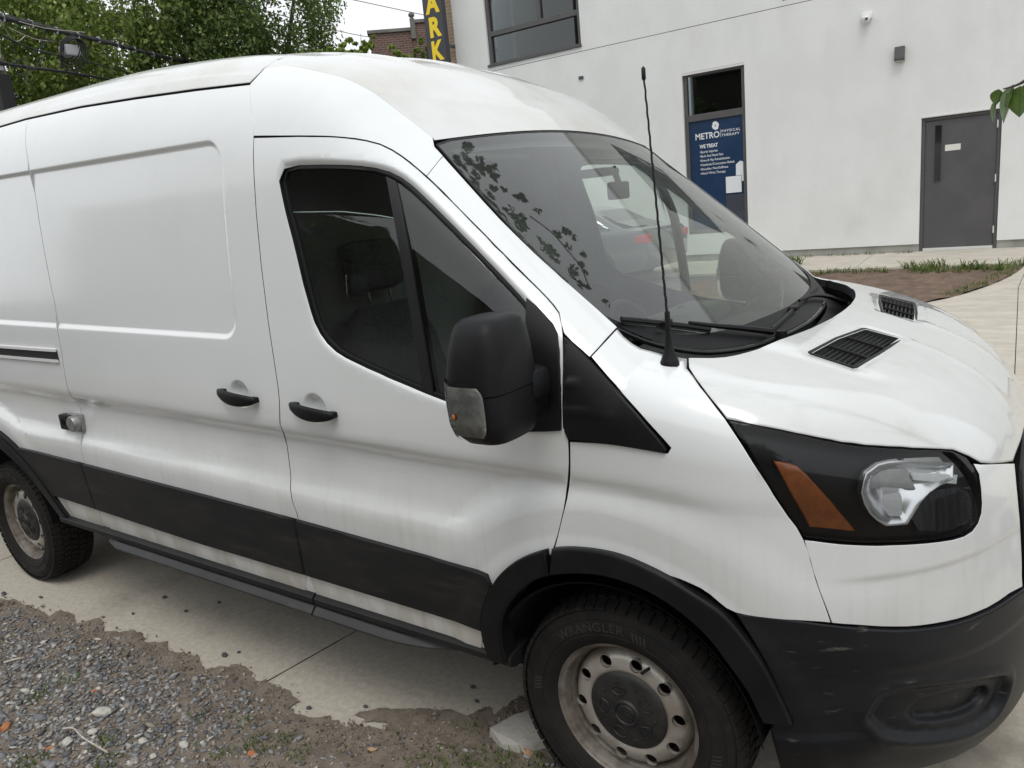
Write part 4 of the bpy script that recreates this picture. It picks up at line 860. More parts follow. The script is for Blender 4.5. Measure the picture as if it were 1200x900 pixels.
ringp = [M_ @ Vector((0, .19*math.cos(a), .19*math.sin(a))) for a in np.linspace(0, 2*math.pi, 33)[:-1]]
sw.tube(ringp, .016, 8, closed=True)
for a in (0, math.pi, -math.pi/2): sw.tube([M_ @ Vector((.02, .04*math.cos(a), .04*math.sin(a))), M_ @ Vector((0, .19*math.cos(a), .19*math.sin(a)))], .016, 6)
sw.tube([M_ @ Vector((0, 0, 0)), M_ @ Vector((.25, 0, -.02))], [.06, .04], 12)
sw.build('steering_wheel', 'rubber', dash, True)
im = MB().box(-.395, -.37, -.075, .075, 1.81, 1.875, .018).tube([(-.38, 0, 1.87), (-.40, 0, 1.93)], .012, 6); im.build('interior_mirror', 'rubber', VAN, auto=50)
MB().box(-.56, -.40, -.06, .06, 1.90, 1.93, .02).build('sensor_housing', 'black_plastic', VAN, auto=50)
for s in (-1, 1): MB().box(-.78, -.60, s*.42-.20, s*.42+.20, 1.985, 2.005, .008, M=Matrix.Translation((-.62, 0, 2.02)) @ Matrix.Rotation(R(38), 4, 'Y') @ Matrix.Translation((.62, 0, -2.02))).build('sun_visor', 'headliner', VAN)
# ---------------------------------------------------------------- door mirrors
SEC_ = [(1.232, -.150, -1.195, .040, .060), (1.242, -.152, -1.198, .060, .088), (1.262, -.155, -1.20, .072, .102), (1.30, -.158, -1.203, .078, .108), (1.36, -.160, -1.203, .080, .109),
       (1.44, -.160, -1.203, .080, .106), (1.50, -.158, -1.202, .076, .098), (1.545, -.156, -1.201, .069, .088), (1.572, -.156, -1.20, .060, .078), (1.585, -.156, -1.20, .045, .062), (1.589, -.156, -1.20, .02, .035)]
SEC = [(1.262+(a[0]-1.232)*.868,)+a[1:] for a in SEC_]
def msec(z):
    zs = [a[0] for a in SEC]; return [float(np.interp(z, zs, [a[i] for a in SEC])) for i in range(1, 5)]
def mpt(z, a, o=0.0):
    cx, cy, hx, hy = msec(z); c, s_ = math.cos(a), math.sin(a); e = 2/3.5
    return (cx+(hx+o)*math.copysign(abs(c)**e, c), cy+(hy+o)*math.copysign(abs(s_)**e, s_), z)
def mirror_asm(mir):
    sg = 1
    def fx(P):
        if not mir: return [tuple(q) for q in P]
        out = []; c_, s_ = math.cos(R(62)), math.sin(R(62))        # far mirror is folded back along the door
        for x, y, z in P:
            dx, dy = x+.14, -y-1.045; out.append((-.14+dx*c_-dy*s_, 1.045+dx*s_+dy*c_, z))
        return out
    def loft(zs, o, a0=0, a1=2*math.pi, n=44, cap=True):
        full = abs(a1-a0) > 6.2; ns_ = n if full else n+1
        V = [mpt(z, a0+(a1-a0)*k/n, o) for z in zs for k in range(ns_)]
        F_ = [(i*ns_+k, i*ns_+(k+1) % ns_, (i+1)*ns_+(k+1) % ns_, (i+1)*ns_+k) for i in range(len(zs)-1) for k in range(n)]
        if cap and full: F_ += [tuple(range(ns_))[::-1], tuple((len(zs)-1)*ns_+k for k in range(ns_))]
        return V, F_
    up = [1.395, 1.40]+[a[0] for a in SEC if a[0] > 1.41]+[1.571]
    lo_ = [a[0] for a in SEC if a[0] < 1.385]+[1.392]
    V, F_ = loft(sorted(up), .003); m1 = MB().add(fx(V), F_); root = m1.build('door_mirror', 'black_plastic', VAN, auto=35)
    V, F_ = loft(sorted(lo_), .0); MB().add(fx(V), F_).build('mirror_shell', 'black_plastic', root, auto=35)
    a0, a1 = R(198), R(296)
    zs = np.linspace(1.283, 1.428, 14)
    def ap(z):   # rounded ends
        t = abs((z-1.3555)/.076); return max(0, 1-t**4)
    def patch(o, w0=0.0, zz=zs):
        n = 22; V = []; 
        for z in zz:
            w = .72+.28*ap(z)
            for k in range(n+1):
                t = k/n; V.append(mpt(z, a0+w0+((a1-a0-2*w0))*t*w, o))
        return V, [(i*(n+1)+k, i*(n+1)+k+1, (i+1)*(n+1)+k+1, (i+1)*(n+1)+k) for i in range(len(zz)-1) for k in range(n)]
    V, F_ = patch(.0045, .05, zs[1:-1]); tl = MB().add(fx(V), F_).build('turn_signal', 'signal_inner', root, True)
    V, F_ = patch(.009); MB().add(fx(V), F_).build('lens', 'clear_lens', tl, True)
    for i in range(9):
        z = 1.297+i*.0145
        MB().tube(fx([mpt(z, a, .0065) for a in np.linspace(a0+.08, a0+.55, 8)]), .0018, 4).build('lens_rib', 'clear_lens', tl, True)
    b = mpt(1.345, R(255), .004); MB().lathe([(0, -.010), (.006, -.007), (.007, 0), (.006, .006), (0, .008)], 12, 'z', fx([b])[0]).build('bulb', 'amber', tl, True)
    am = MB()
    for z0, z1, y0, y1, x0, x1 in ((1.29, 1.415, -1.125, -.985, -.195, -.105), (1.345, 1.42, -1.15, -1.06, -.185, -.075)):
        am.box(x0, x1, y0, y1, z0, z1, .022)
    am.V = fx(am.V); am.build('mirror_arm', 'black_plastic', root, auto=45)
    mg = MB().box(-.2375, -.22, -1.25, -1.155, 1.34, 1.49, .0); mg.V = fx(mg.V); mg.build('mirror_glass', 'mirror_glass', root)
mirror_asm(False); mirror_asm(True)
# ---------------------------------------------------------------- whip antenna on the near wing
ab = surf('z', [(.158, -.859)])[0]
an = MB().lathe([(.025, -.012), (.025, .001), (.022, .008), (.014, .030), (.009, .052), (.0068, .075), (.0068, .13), (.005, .134), (0, .134)], 18, 'z', tuple(ab))
anr = an.build('antenna', 'black_plastic', VAN, auto=40)
tip = Vector((.128, -.859, 2.098)); b0 = Vector(ab)+Vector((0, 0, .12)); n = 60
pts = [b0.lerp(tip, i/n)+Vector((.0007*math.sin(i*1.7), .0007*math.cos(i*1.7), 0)) for i in range(n+1)]
MB().tube(pts, [.0036-.0012*i/n for i in range(n+1)], 6).lathe([(0, .018), (.0055, .012), (.0055, -.012), (0, -.018)], 8, 'z', tuple(tip)).build('antenna_whip', 'rubber', anr, True)
# hasp lock across the sliding door gap
lk = surf('y', [(-2.80, 1.035)])[0]
lx, ly, lz = lk
pk = MB().box(lx-.085, lx+.02, ly-.034, ly+.004, lz-.040, lz+.034, .008)
lock = pk.build('door_lock', 'black_plastic', VAN, auto=40)
MB().box(lx-.02, lx+.095, ly-.020, ly+.004, lz-.045, lz+.040, .006).build('hasp_plate', 'steel', lock, auto=40)
MB().lathe([(0, -.052), (.034, -.050), (.038, -.044), (.038, 0)], 24, 'y', (lx+.055, ly, lz)).build('lock_puck', 'steel', lock, auto=40)
MB().lathe([(0, -.0365), (.014, -.0365), (.016, -.034)], 16, 'y', (lx-.045, ly, lz)).build('keyhole', 'dark_void', lock)
# ---------------------------------------------------------------- wheels
def annulus(r0, r1, hr, hn, rh, prof, nseg=72):
    outer = [(r1*math.cos(a), r1*math.sin(a)) for a in np.linspace(0, 2*math.pi, nseg, endpoint=False)]
    inner = [(r0*math.cos(a), r0*math.sin(a)) for a in np.linspace(0, 2*math.pi, nseg, endpoint=False)]
    holes = [inner]+[[(hr*math.cos(b)+rh*math.cos(a), hr*math.sin(b)+rh*math.sin(a)) for a in np.linspace(0, 2*math.pi, 18, endpoint=False)] for b in np.arange(hn)*2*math.pi/hn+.1]
    pts = []; ed = []
    for L in [outer]+holes:
        b = len(pts); pts += L; ed += [(b+i, b+(i+1) % len(L)) for i in range(len(L))]
    for rr in np.linspace(r0+.006, r1-.006, 7):
        for a in np.linspace(0, 2*math.pi, 80, endpoint=False):
            q = (rr*math.cos(a), rr*math.sin(a))
            if all(math.hypot(q[0]-sum(v[0] for v in h)/18, q[1]-sum(v[1] for v in h)/18) > rh+.004 for h in holes[1:]): pts.append(q)
    vo, _, fo, _, _, _ = delaunay_2d_cdt([Vector(v) for v in pts], ed, [], 0, 1e-7, True)
    q = np.array([(v.x, v.y) for v in vo]); tri = np.array([tuple(t) for t in fo if len(t) == 3]); c = q[tri].mean(1)
    rad = np.hypot(c[:, 0], c[:, 1]); ok = (rad > r0) & (rad < r1)
    for h in holes[1:]:
        hc = np.mean(h, 0); ok &= np.hypot(c[:, 0]-hc[0], c[:, 1]-hc[1]) > rh*.98
    tri = tri[ok]; rr = np.hypot(q[:, 0], q[:, 1]); y = np.interp(rr, [p[0] for p in prof], [p[1] for p in prof])
    b = MB(); V = [(q[i, 0], y[i], q[i, 1]) for i in range(len(q))]; b.add(V, [tuple(t) for t in tri])
    for h in holes[1:]:
        yy = np.interp(np.hypot(*np.mean(h, 0)), [p[0] for p in prof], [p[1] for p in prof])
        m = len(h); b.add([(u, yy, v) for u, v in h]+[(u, yy+.012, v) for u, v in h], [(i, (i+1) % m, m+(i+1) % m, m+i) for i in range(m)])
    return b
TY = [(.210, -.070), (.218, -.084), (.226, -.094), (.238, -.104), (.252, -.1115), (.262, -.1145), (.264, -.1130), (.268, -.1130), (.270, -.1155), (.288, -.1165), (.302, -.1145), (.304, -.1125), (.308, -.112), (.310, -.1135), (.325, -.108), (.338, -.099), (.345, -.088), (.348, -.07), (.349, 0)]
TY = TY + [(r, -y) for r, y in TY[::-1]][1:]
PROT = {}
def wheel(loc, flip=False):
    w = bpy.data.objects.new('wheel', None); w.empty_display_size = .1; link(w, VAN, loc)
    w.rotation_euler = (0, R(0 if not flip else 0), R(180) if flip else 0)
    def part(key, name, maker):
        if key in PROT:
            c = PROT[key].copy(); COL.objects.link(c); c.parent = w; c.location = (0, 0, 0); WL[c.name] = loc; return
        o = maker(); WL[o.name] = loc; PROT[key] = o; o.location = (0, 0, 0)
    part('tyre', 'tyre', lambda: MB().lathe(TY, 96).build('tyre', 'tyre_rubber', w, auto=35, loc=loc))
    def tread():
        t = MB(); N = 62
        for k in range(N):
            a = 2*math.pi*k/N
            for (y0, y1, w_, off, r0, r1, sk) in ((-.110, -.066, .0163, 0, .335, .3550, .10), (-.058, -.024, .014, .5, .343, .3575, .22), (-.017, .017, .014, .2, .343, .358, -.22), (.024, .058, .014, .7, .343, .3575, .22), (.066, .110, .0163, .35, .335, .3550, -.10)):
                aa = a+off*2*math.pi/N; c = Vector((math.cos(aa), 0, math.sin(aa))); tn = Vector((-math.sin(aa), 0, math.cos(aa)))
                V = []
                for yy, e in ((y0, -1), (y1, 1)):
                    sh = sk*(yy-(y0+y1)/2)
                    edge = abs(yy) > .1
                    for rr, ww in ((r0, w_), (r1-(.010 if edge else 0), w_*.93)):
                        for sg in (-1, 1): V.append(c*rr+tn*(sg*ww/1.0*.95+sh)+Vector((0, yy*(1.0 if not edge or rr > .34 else .985), 0)))
                t.add(V, [(2, 3, 7, 6), (0, 2, 6, 4), (1, 5, 7, 3), (0, 1, 3, 2), (4, 6, 7, 5)])
        o = t.build('tread_blocks', 'tyre_rubber', w, loc=loc); o['kind'] = 'stuff'; return o
    part('tread', 'tread_blocks', tread)
    def arc(text, size, r, a_mid, bold=0):
        V, F_ = font_mesh(text, size, bold, 'CENTER', 1.12); out = []
        for x, y, z in V:
            a = a_mid-x/r; rr = r+y; yo = float(np.interp(rr, [p[0] for p in TY[:19]], [p[1] for p in TY[:19]]))
            out.append((rr*math.cos(a), yo-.0013, rr*math.sin(a)))
        return MB().add(out, F_).build('sidewall_lettering', 'tyre_text', w, loc=loc)
    def bars(a0):
        t = MB()
        for k in range(4):
            a = R(a0-k*2.4); V = []
            for rr in (.270, .283, .297):
                for da_ in (-.012, .012):
                    yo = float(np.interp(rr, [p[0] for p in TY[:19]], [p[1] for p in TY[:19]])); V.append(((rr)*math.cos(a+da_+(rr-.27)*1.2), yo-.0013, rr*math.sin(a+da_+(rr-.27)*1.2)))
            t.add(V, [(0, 1, 3, 2), (2, 3, 5, 4)])
        return t.build('sidewall_mark', 'tyre_text', w, loc=loc)
    part('t1', 'sidewall_lettering', lambda: arc('WRANGLER', .038, .2745, R(108), .0006)); part('t2', 'sidewall_lettering', lambda: arc('WRANGLER', .038, .2745, R(288), .0006))
    for a0 in (78, 258, 175, 355): part('b%d' % a0, 'sidewall_mark', lambda a0=a0: bars(a0))
    part('rim', 'rim', lambda: MB().lathe([(.2145, -.080), (.219, -.090), (.2225, -.0945), (.2245, -.0945), (.2235, -.0915), (.2165, -.089), (.209, -.082), (.205, -.068), (.203, -.050), (.197, -.044), (.193, -.036), (.190, -.015), (.190, .09)], 96).build('rim', 'rim_rust', w, auto=30, loc=loc))
    DP_ = [(.0, -.055), (.118, -.062), (.124, -.070), (.130, -.074), (.140, -.073), (.160, -.069), (.172, -.062), (.180, -.050), (.186, -.036), (.191, -.028)]
    part('disc', 'wheel_disc', lambda: annulus(.118, .190, .1575, 10, .0195, DP_).build('wheel_disc', 'rim_steel', w, auto=35, loc=loc))
    part('brake', 'brake_drum', lambda: MB().lathe([(0, -.02), (.15, -.02), (.17, -.01), (.17, .08), (0, .08)], 40).build('brake_drum', 'liner', w, True, loc=loc))
    def capm():
        c = MB().lathe([(0, -.090), (.026, -.090), (.0285, -.0865), (.031, -.0865), (.034, -.091), (.0385, -.091), (.043, -.085), (.060, -.0835), (.095, -.082), (.110, -.079), (.119, -.074), (.124, -.068), (.124, -.058)], 64)
        return c.build('hub_cap', mat('cap_plastic', (.013, .013, .0145), (.026, .025, .023), rough=.5, scale=16, bump=.15, bscale=140, spec=.4, c3=(.075, .068, .058), s3=40, k3=(.64, .8)), w, auto=35, loc=loc)
    part('cap', 'hub_cap', capm)
    def capd():
        d_ = MB()
        for k in range(5):
            a = R(72*k+34)
            # raised-rim pockets between the ribs
            P = []
            for t in np.linspace(0, 2*math.pi, 20, endpoint=False):
                u, v = .016*math.cos(t), .024*math.sin(t)*(1 if math.cos(t) > 0 else .8); rr = .072+u
                P.append((rr*math.cos(a)-v*math.sin(a), -.0845, rr*math.sin(a)+v*math.cos(a)))
            d_.tube(P, .0028, 5, closed=True)
            a2 = R(72*k+70); x, z = .088*math.cos(a2), .088*math.sin(a2)
            d_.lathe([(0, -.0855), (.005, -.0855), (.0065, -.082), (.0065, -.078)], 10, 'y', (x, 0, z))
        P = [(.022*math.cos(t), -.0912, .0125*math.sin(t)) for t in np.linspace(0, 2*math.pi, 28, endpoint=False)]
        d_.tube(P, .0012, 4, closed=True)
        sc = [(-.014+.028*t, -.0912, .004*math.sin(t*17)+.001) for t in np.linspace(0, 1, 30)]
        d_.tube(sc, .0009, 4)
        return d_.build('cap_relief', MATS['cap_plastic'], w, auto=50, loc=loc)
    part('capd', 'cap_relief', capd)
    def lugs():
        return MB().tube([(.155*math.cos(1.2), -.08, .155*math.sin(1.2)), (.19*math.cos(1.12), -.085, .19*math.sin(1.12))], .005, 8).build('valve_stem', 'rubber', w, loc=loc)
    part('valve', 'valve_stem', lugs)
    return w
for x in (0, -3.75):
    wheel((x, -.848, .352)); wheel((x, .848, .352), True)
# ================================================================= ground
mat('concrete', (.47, .43, .365), (.37, .335, .28), rough=.9, scale=38, contrast=(.25, .75), bump=.35, bscale=160, c3=(.20, .175, .145), s3=1.6, k3=(.50, .85), spec=.25)
mat('concrete_pale', (.50, .465, .40), (.42, .385, .325), rough=.88, scale=3, bump=.2, bscale=60, c3=(.33, .29, .24), s3=2.6, k3=(.5, .85), stretch=(1, 2.6, 1))
mat('joint_dark', (.10, .095, .085), rough=.95)
mat('dirt', (.20, .165, .13), (.135, .11, .085), rough=.95, scale=16, bump=.7, bscale=110, c3=(.21, .175, .14), s3=5, k3=(.5, .8))
mat('soil', (.16, .105, .075), (.10, .068, .05), rough=.95, scale=5, bump=.6, bscale=50, c3=(.22, .16, .12), s3=9, k3=(.5, .8))
mat('asphalt', (.11, .105, .10), (.085, .082, .08), rough=.9, scale=6, bump=.3, bscale=150)
def G(y): return 0.0 if y < 1.8 else min(.36, .36*(y-1.8)/10.9)
def sheet(name, poly, m, dz, step=.35, jit=0.0, kind='structure', thick=0.0):
    """a flat sheet following the ground"""
    P = ccw(poly); lo, hi = P.min(0), P.max(0)
    gx, gy = np.meshgrid(np.arange(lo[0]+step/2, hi[0], step), np.arange(lo[1]+step/2, hi[1], step)); Q = np.stack([gx.ravel(), gy.ravel()], 1)
    Q = Q[inpoly(Q, P)] if len(Q) else Q
    if len(Q): Q = Q[pdist(Q, P) > step*.3]
    n = len(P); pts = [Vector(v) for v in P]+[Vector(v) for v in Q]
    vo, _, fo, _, _, _ = delaunay_2d_cdt(pts, [(i, (i+1) % n) for i in range(n)], [], 0, 1e-7, True)
    q = np.array([(v.x, v.y) for v in vo]); tri = [tuple(t) for t in fo if len(t) == 3]
    tri = [t for t, ok in zip(tri, inpoly(q[np.array(tri)].mean(1), P)) if ok]
    V = [(a, b, G(b)+dz+(RNG.normal()*jit if jit else 0)) for a, b in q]
    F_ = []
    for t in tri:
        a, b, c = (Vector(V[i]) for i in t)
        F_.append(t if (b-a).cross(c-a).z > 0 else t[::-1])
    if thick:
        m0 = len(V); V += [(a, b, G(b)+dz-thick) for a, b in P]; idx = {}
        kk = [int(np.argmin(np.hypot(q[:, 0]-a, q[:, 1]-b))) for a, b in P]
        F_ += [(kk[i], m0+i, m0+(i+1) % n, kk[(i+1) % n]) for i in range(n)]
    o = mk(name, V, F_, m, None, not thick); o['kind'] = kind; return o
def ppath(pts, d=.4): return path(*pts, d=d)
gx = [-300, -60, -20, -8, 0, 8, 20, 60, 300]; gy = [-300, -60, -12, 1.8, 4, 7, 10, 12.7, 20, 60, 300]
V = [(x, y, G(y)-.012) for y in gy for x in gx]; nx = len(gx)
gr = mk('ground', V, [(j*nx+i, j*nx+i+1, (j+1)*nx+i+1, (j+1)*nx+i) for j in range(len(gy)-1) for i in range(nx-1)], 'asphalt', None, False); gr['kind'] = 'structure'
EDGE = [(-9.0, -1.5), (-7.0, -1.42), (-5.6, -1.36), (-4.6, -1.33), (-4.018, -1.299), (-3.677, -1.176), (-3.587, -1.145), (-3.407, -1.133), (-3.194, -1.149), (-3.2, -1.086), (-3.092, -1.074), (-2.952, -1.118), (-2.932, -1.073), (-2.902, -1.032), (-2.736, -1.095), (-2.665, -1.061), (-2.598, -1.013), (-2.444, -1.047), (-2.385, -1.035), (-2.349, -1.01), (-2.263, -1.054), (-2.195, -1.029), (-2.108, -1.017), (-1.969, -1.065), (-1.907, -1.014), (-1.831, -0.97), (-1.677, -1.016), (-1.647, -1.001), (-1.502, -1.0), (-1.395, -1.026), (-1.394, -1.079), (-1.264, -1.076), (-1.221, -1.037), (-1.142, -1.047), (-1.057, -1.02), (-0.976, -1.0), (-0.974, -0.961), (-1.049, -0.983), (-1.131, -0.991), (-1.108, -0.946), (-1.064, -0.907), (-0.916, -0.839), (-0.795, -0.789), (-0.741, -0.795), (-0.699, -0.707), (-0.646, -0.747), (-0.634, -0.652), (-0.628, -0.603), (-0.568, -0.641), (-0.484, -0.525), (-0.406, -0.397), (-.2, -.30), (.1, -.5), (.5, -.72), (1.2, -.95), (2.5, -1.1), (5, -1.2)]
# dirt lies over the edge of the slab: its ragged rim is real geometry
rag = []
for a, b in zip(EDGE, EDGE[1:]):
    L = math.hypot(b[0]-a[0], b[1]-a[1]); k = max(1, int(L/.02)) if -4.5 < a[0] < .5 else 1
    for i in range(k):
        t = i/k; rag.append((a[0]+(b[0]-a[0])*t+random.gauss(0, .006), a[1]+(b[1]-a[1])*t+random.gauss(0, .006)))
rag.append(EDGE[-1])
sheet('dirt', rag+[(5, -4.5), (-9, -4.5)], 'dirt', .006, step=.06, jit=.0016)
# driveway: slabs with sawn joints between them (joints follow the photograph)
def slab(poly): return sheet('driveway', poly, 'concrete', 0, step=.6)
jx0, jx1 = (-1.652, -1.03), (-1.56, -.40)
j = lambda y: -1.61+.145*(y+.75)
S1 = [(-1.61-.145*.85, -1.6), (j(2.6), 2.6)]
dr = thing  # (unused alias)
sl_l = [(-4.36, -1.7), (S1[0][0]-.004, -1.7), (j(2.6)-.004, 2.6), (-3.9, 2.6)]
sl_r = [(S1[0][0]+.004, -1.7), (3.0, -1.7), (3.4, 2.6), (j(2.6)+.004, 2.6)]
sl_f = [(-9, -1.7), (-4.37, -1.7), (-3.91, 2.6), (-9, 2.6)]
for k, poly in enumerate((sl_l, sl_r, sl_f)): sheet('driveway' if k == 0 else 'driveway', poly, 'concrete', 0, step=.7)
sheet('driveway_joint', [(-9, -1.7), (3.0, -1.7), (3.4, 2.6), (-9, 2.6)], 'joint_dark', -.006, step=2)
# farther concrete and the path with its curved edge beside the soil patch
curve = smooth([(-1.9, 6.2), (-.9, 7.3), (-.12, 8.13), (.30, 9.0), (.56, 9.9), (.70, 10.82), (.80, 12.71)], 6)
sheet('pavement', [(-9, 2.608), (.83, 2.608), (.73, 6.9), (.68, 9.0), (.72, 10.2)]+curve[::-1][3:]+[(-3.2, 6.0), (-9, 6.0)], 'concrete_pale', .002, step=.9)
sheet('pavement', [(.838, 2.608), (8, 2.608), (8, 12.71), (.80, 12.71), (.728, 10.2), (.688, 9.0), (.738, 6.9)], 'concrete_pale', .002, step=.9)
sheet('pavement_joint', [(-9, 2.6), (8, 2.6), (8, 12.7), (.5, 12.7), (-.2, 8.2), (-1.9, 6.2), (-9, 6.0)], 'joint_dark', -.006, step=2)
soil = curve[:-6] + [(.55, 10.85), (-3.5, 10.85), (-4.6, 9.0), (-4.4, 6.0), (-3.2, 6.0)]
sheet('soil_patch', soil, 'soil', .012, step=.12, jit=.010)
sheet('parking_lane', [(-14, 6.01), (-4.42, 6.01), (-4.62, 9.0), (-3.52, 10.84), (-14, 10.84)], 'asphalt', .004, step=1.5)
for k, (x0, x1) in enumerate(((-12, -6.6), (-6.59, -3.25), (-3.24, -1.62), (-1.61, .76))):
    kb = sheet('wall_walk', [(x0, 10.83), (x1, 10.83), (x1, 12.72), (x0, 12.72)], 'concrete_pale', .045, step=.8, thick=.09)
mat('concrete_chunk', (.42, .40, .36), (.34, .32, .29), rough=.9, scale=14, bump=.5, bscale=80)
# ---- gravel: slate chips, thinning towards the slab
def pebble_mesh(n, seed, flat=.55):
    r = np.random.default_rng(seed); bm = bmesh.new(); bmesh.ops.create_icosphere(bm, subdivisions=1, radius=1)
    base = np.array([v.co[:] for v in bm.verts]); faces = np.array([[v.index for v in f.verts] for f in bm.faces]); bm.free()
    return base, faces
def island_mat(name, stops, rough=.8, trans=False):
    m = bpy.data.materials.new(name); m.use_nodes = True; nt = m.node_tree; nt.nodes.clear()
    out = nt.nodes.new('ShaderNodeOutputMaterial'); b = nt.nodes.new('ShaderNodeBsdfPrincipled'); b.inputs['Roughness'].default_value = rough
    b.inputs['Specular IOR Level'].default_value = .3
    g_ = nt.nodes.new('ShaderNodeNewGeometry'); cr = nt.nodes.new('ShaderNodeValToRGB')
    el = cr.color_ramp.elements; el[0].position = stops[0][0]; el[0].color = (*stops[0][1], 1); el[1].position = stops[-1][0]; el[1].color = (*stops[-1][1], 1)
    for p_, c_ in stops[1:-1]: e = el.new(p_); e.color = (*c_, 1)
    nt.links.new(g_.outputs['Random Per Island'], cr.inputs[0]); nt.links.new(cr.outputs[0], b.inputs['Base Color'])
    if trans:
        tl = nt.nodes.new('ShaderNodeBsdfTranslucent'); nt.links.new(cr.outputs[0], tl.inputs[0])
        ms = nt.nodes.new('ShaderNodeMixShader'); ms.inputs[0].default_value = .45
        nt.links.new(b.outputs[0], ms.inputs[1]); nt.links.new(tl.outputs[0], ms.inputs[2]); nt.links.new(ms.outputs[0], out.inputs[0])
    else: nt.links.new(b.outputs[0], out.inputs[0])
    MATS[name] = m; return m
island_mat('gravel_stone', [(0, (.09, .09, .094)), (.35, (.16, .16, .166)), (.6, (.23, .23, .232)), (.8, (.31, .305, .295)), (.91, (.25, .21, .17)), (.965, (.42, .405, .37)), (1, (.52, .50, .46))])
island_mat('dirt_crumb', [(0, (.075, .06, .048)), (.5, (.17, .138, .108)), (.85, (.25, .21, .17)), (1, (.34, .30, .26))])
base, faces = pebble_mesh(1, 1)
def edge_y(x): return float(np.interp(x, EX, EY))
es = sorted(EDGE); EX = [a for a, _ in es]; EY = [b for _, b in es]
def scatter(name, n, xr, depth, size, dens, m, sink=.35, seed=3, flat=(.25, .55)):
    r = np.random.default_rng(seed); X = r.uniform(*xr, n*4); D = r.uniform(-.05, depth, n*4); ey = np.interp(X, EX, EY)
    k = r.random(n*4) < dens(X, D); X, D, ey = X[k][:n], D[k][:n], ey[k][:n]; Yv = ey-D; n = len(X)
    s = r.lognormal(0, .38, n)*size; s = np.minimum(s, size*2.6)
    sc = np.stack([s*r.uniform(.9, 1.5, n), s*r.uniform(.55, .95, n), s*r.uniform(*flat, n)], 1)
    W = base[None]*(1+r.normal(0, .16, (n, len(base), 1)))*sc[:, None, :]
    tx, ty, a = r.normal(0, .28, n), r.normal(0, .28, n), r.uniform(0, 6.283, n)
    W[:, :, 2] += W[:, :, 0]*tx[:, None]+W[:, :, 1]*ty[:, None]
    c, si = np.cos(a)[:, None], np.sin(a)[:, None]
    x = W[:, :, 0]*c-W[:, :, 1]*si; y = W[:, :, 0]*si+W[:, :, 1]*c
    V = np.stack([x+X[:, None], y+Yv[:, None], W[:, :, 2]+.006+sc[:, 2][:, None]*(1-2*sink)+r.uniform(0, 1, n)[:, None]*size*.4], 2).reshape(-1, 3)
    F_ = (faces[None]+(np.arange(n)*len(base))[:, None, None]).reshape(-1, 3)
    me = bpy.data.meshes.new(name); me.vertices.add(len(V)); me.vertices.foreach_set('co', V.ravel())
    me.loops.add(F_.size); me.loops.foreach_set('vertex_index', F_.ravel().astype(np.int32))
    me.polygons.add(len(F_)); me.polygons.foreach_set('loop_start', np.arange(0, F_.size, 3, dtype=np.int32)); me.polygons.foreach_set('loop_total', np.full(len(F_), 3, dtype=np.int32))
    me.materials.append(MATS[m]); me.update(calc_edges=True); me.validate()
    o = bpy.data.objects.new(name, me); link(o); return o
def dg(X, D):   # gravel takes over away from the slab, mostly to the left
    left = np.clip((-1.15-X)/.7, 0, 1)
    return np.clip((D-.03)/.22, 0, 1)*(.06+.94*left)
tag(scatter('gravel', 30000, (-6.5, 1.5), 1.5, .0080, dg, 'gravel_stone'), 'loose grey slate gravel lying on bare dirt beside the driveway', 'gravel', kind='stuff')
tag(scatter('dirt_crumbs', 12000, (-4.6, .6), 1.0, .0034, lambda X, D: np.clip((D+.03)/.08, .03, 1)*(1-.6*np.clip((D-.2)/.3, 0, 1)), 'dirt_crumb', seed=9, flat=(.5, .9)), 'brown dirt crumbs and grit along the ragged edge of the concrete', 'dirt', kind='stuff')
def rock(name, label, cat, x, y, s, m, seed, flat=.5, z=.006, group=None, sub=2):
    r = np.random.default_rng(seed); bm = bmesh.new(); bmesh.ops.create_icosphere(bm, subdivisions=sub, radius=1)
    B_ = np.array([v.co[:] for v in bm.verts]); F_ = [[v.index for v in f.verts] for f in bm.faces]; bm.free()
    k = r.normal(0, 1, (7, 3)); k /= np.linalg.norm(k, axis=1, keepdims=True)
    for n_ in k: d = B_@n_; c = r.uniform(.55, .85); B_ = np.where((d > c)[:, None], B_-n_*(d-c)[:, None], B_)
    B_ = B_*(1+r.normal(0, .03, (len(B_), 1))); B_ *= np.array([s, s*r.uniform(.55, .8), s*flat]); a = r.uniform(-.5, .5)
    c, si = math.cos(a), math.sin(a); V = np.stack([B_[:, 0]*c-B_[:, 1]*si, B_[:, 0]*si+B_[:, 1]*c, B_[:, 2]+s*flat*.55], 1)
    o = mk(name, V, F_, m, None, False, loc=(x, y, z)); return tag(o, label, cat, group)
mat('pale_rock', (.50, .48, .43), (.36, .35, .31), rough=.9, scale=26, bump=.5, bscale=120)
mat('orange_brick', (.42, .17, .07), (.30, .12, .055), rough=.9, scale=22, bump=.4, bscale=140)
mat('tan_brick', (.45, .29, .17), (.36, .23, .13), rough=.9, scale=26, bump=.4, bscale=140)
mat('dark_rock', (.075, .075, .078), (.05, .05, .052), rough=.85, scale=26, bump=.4, bscale=140)
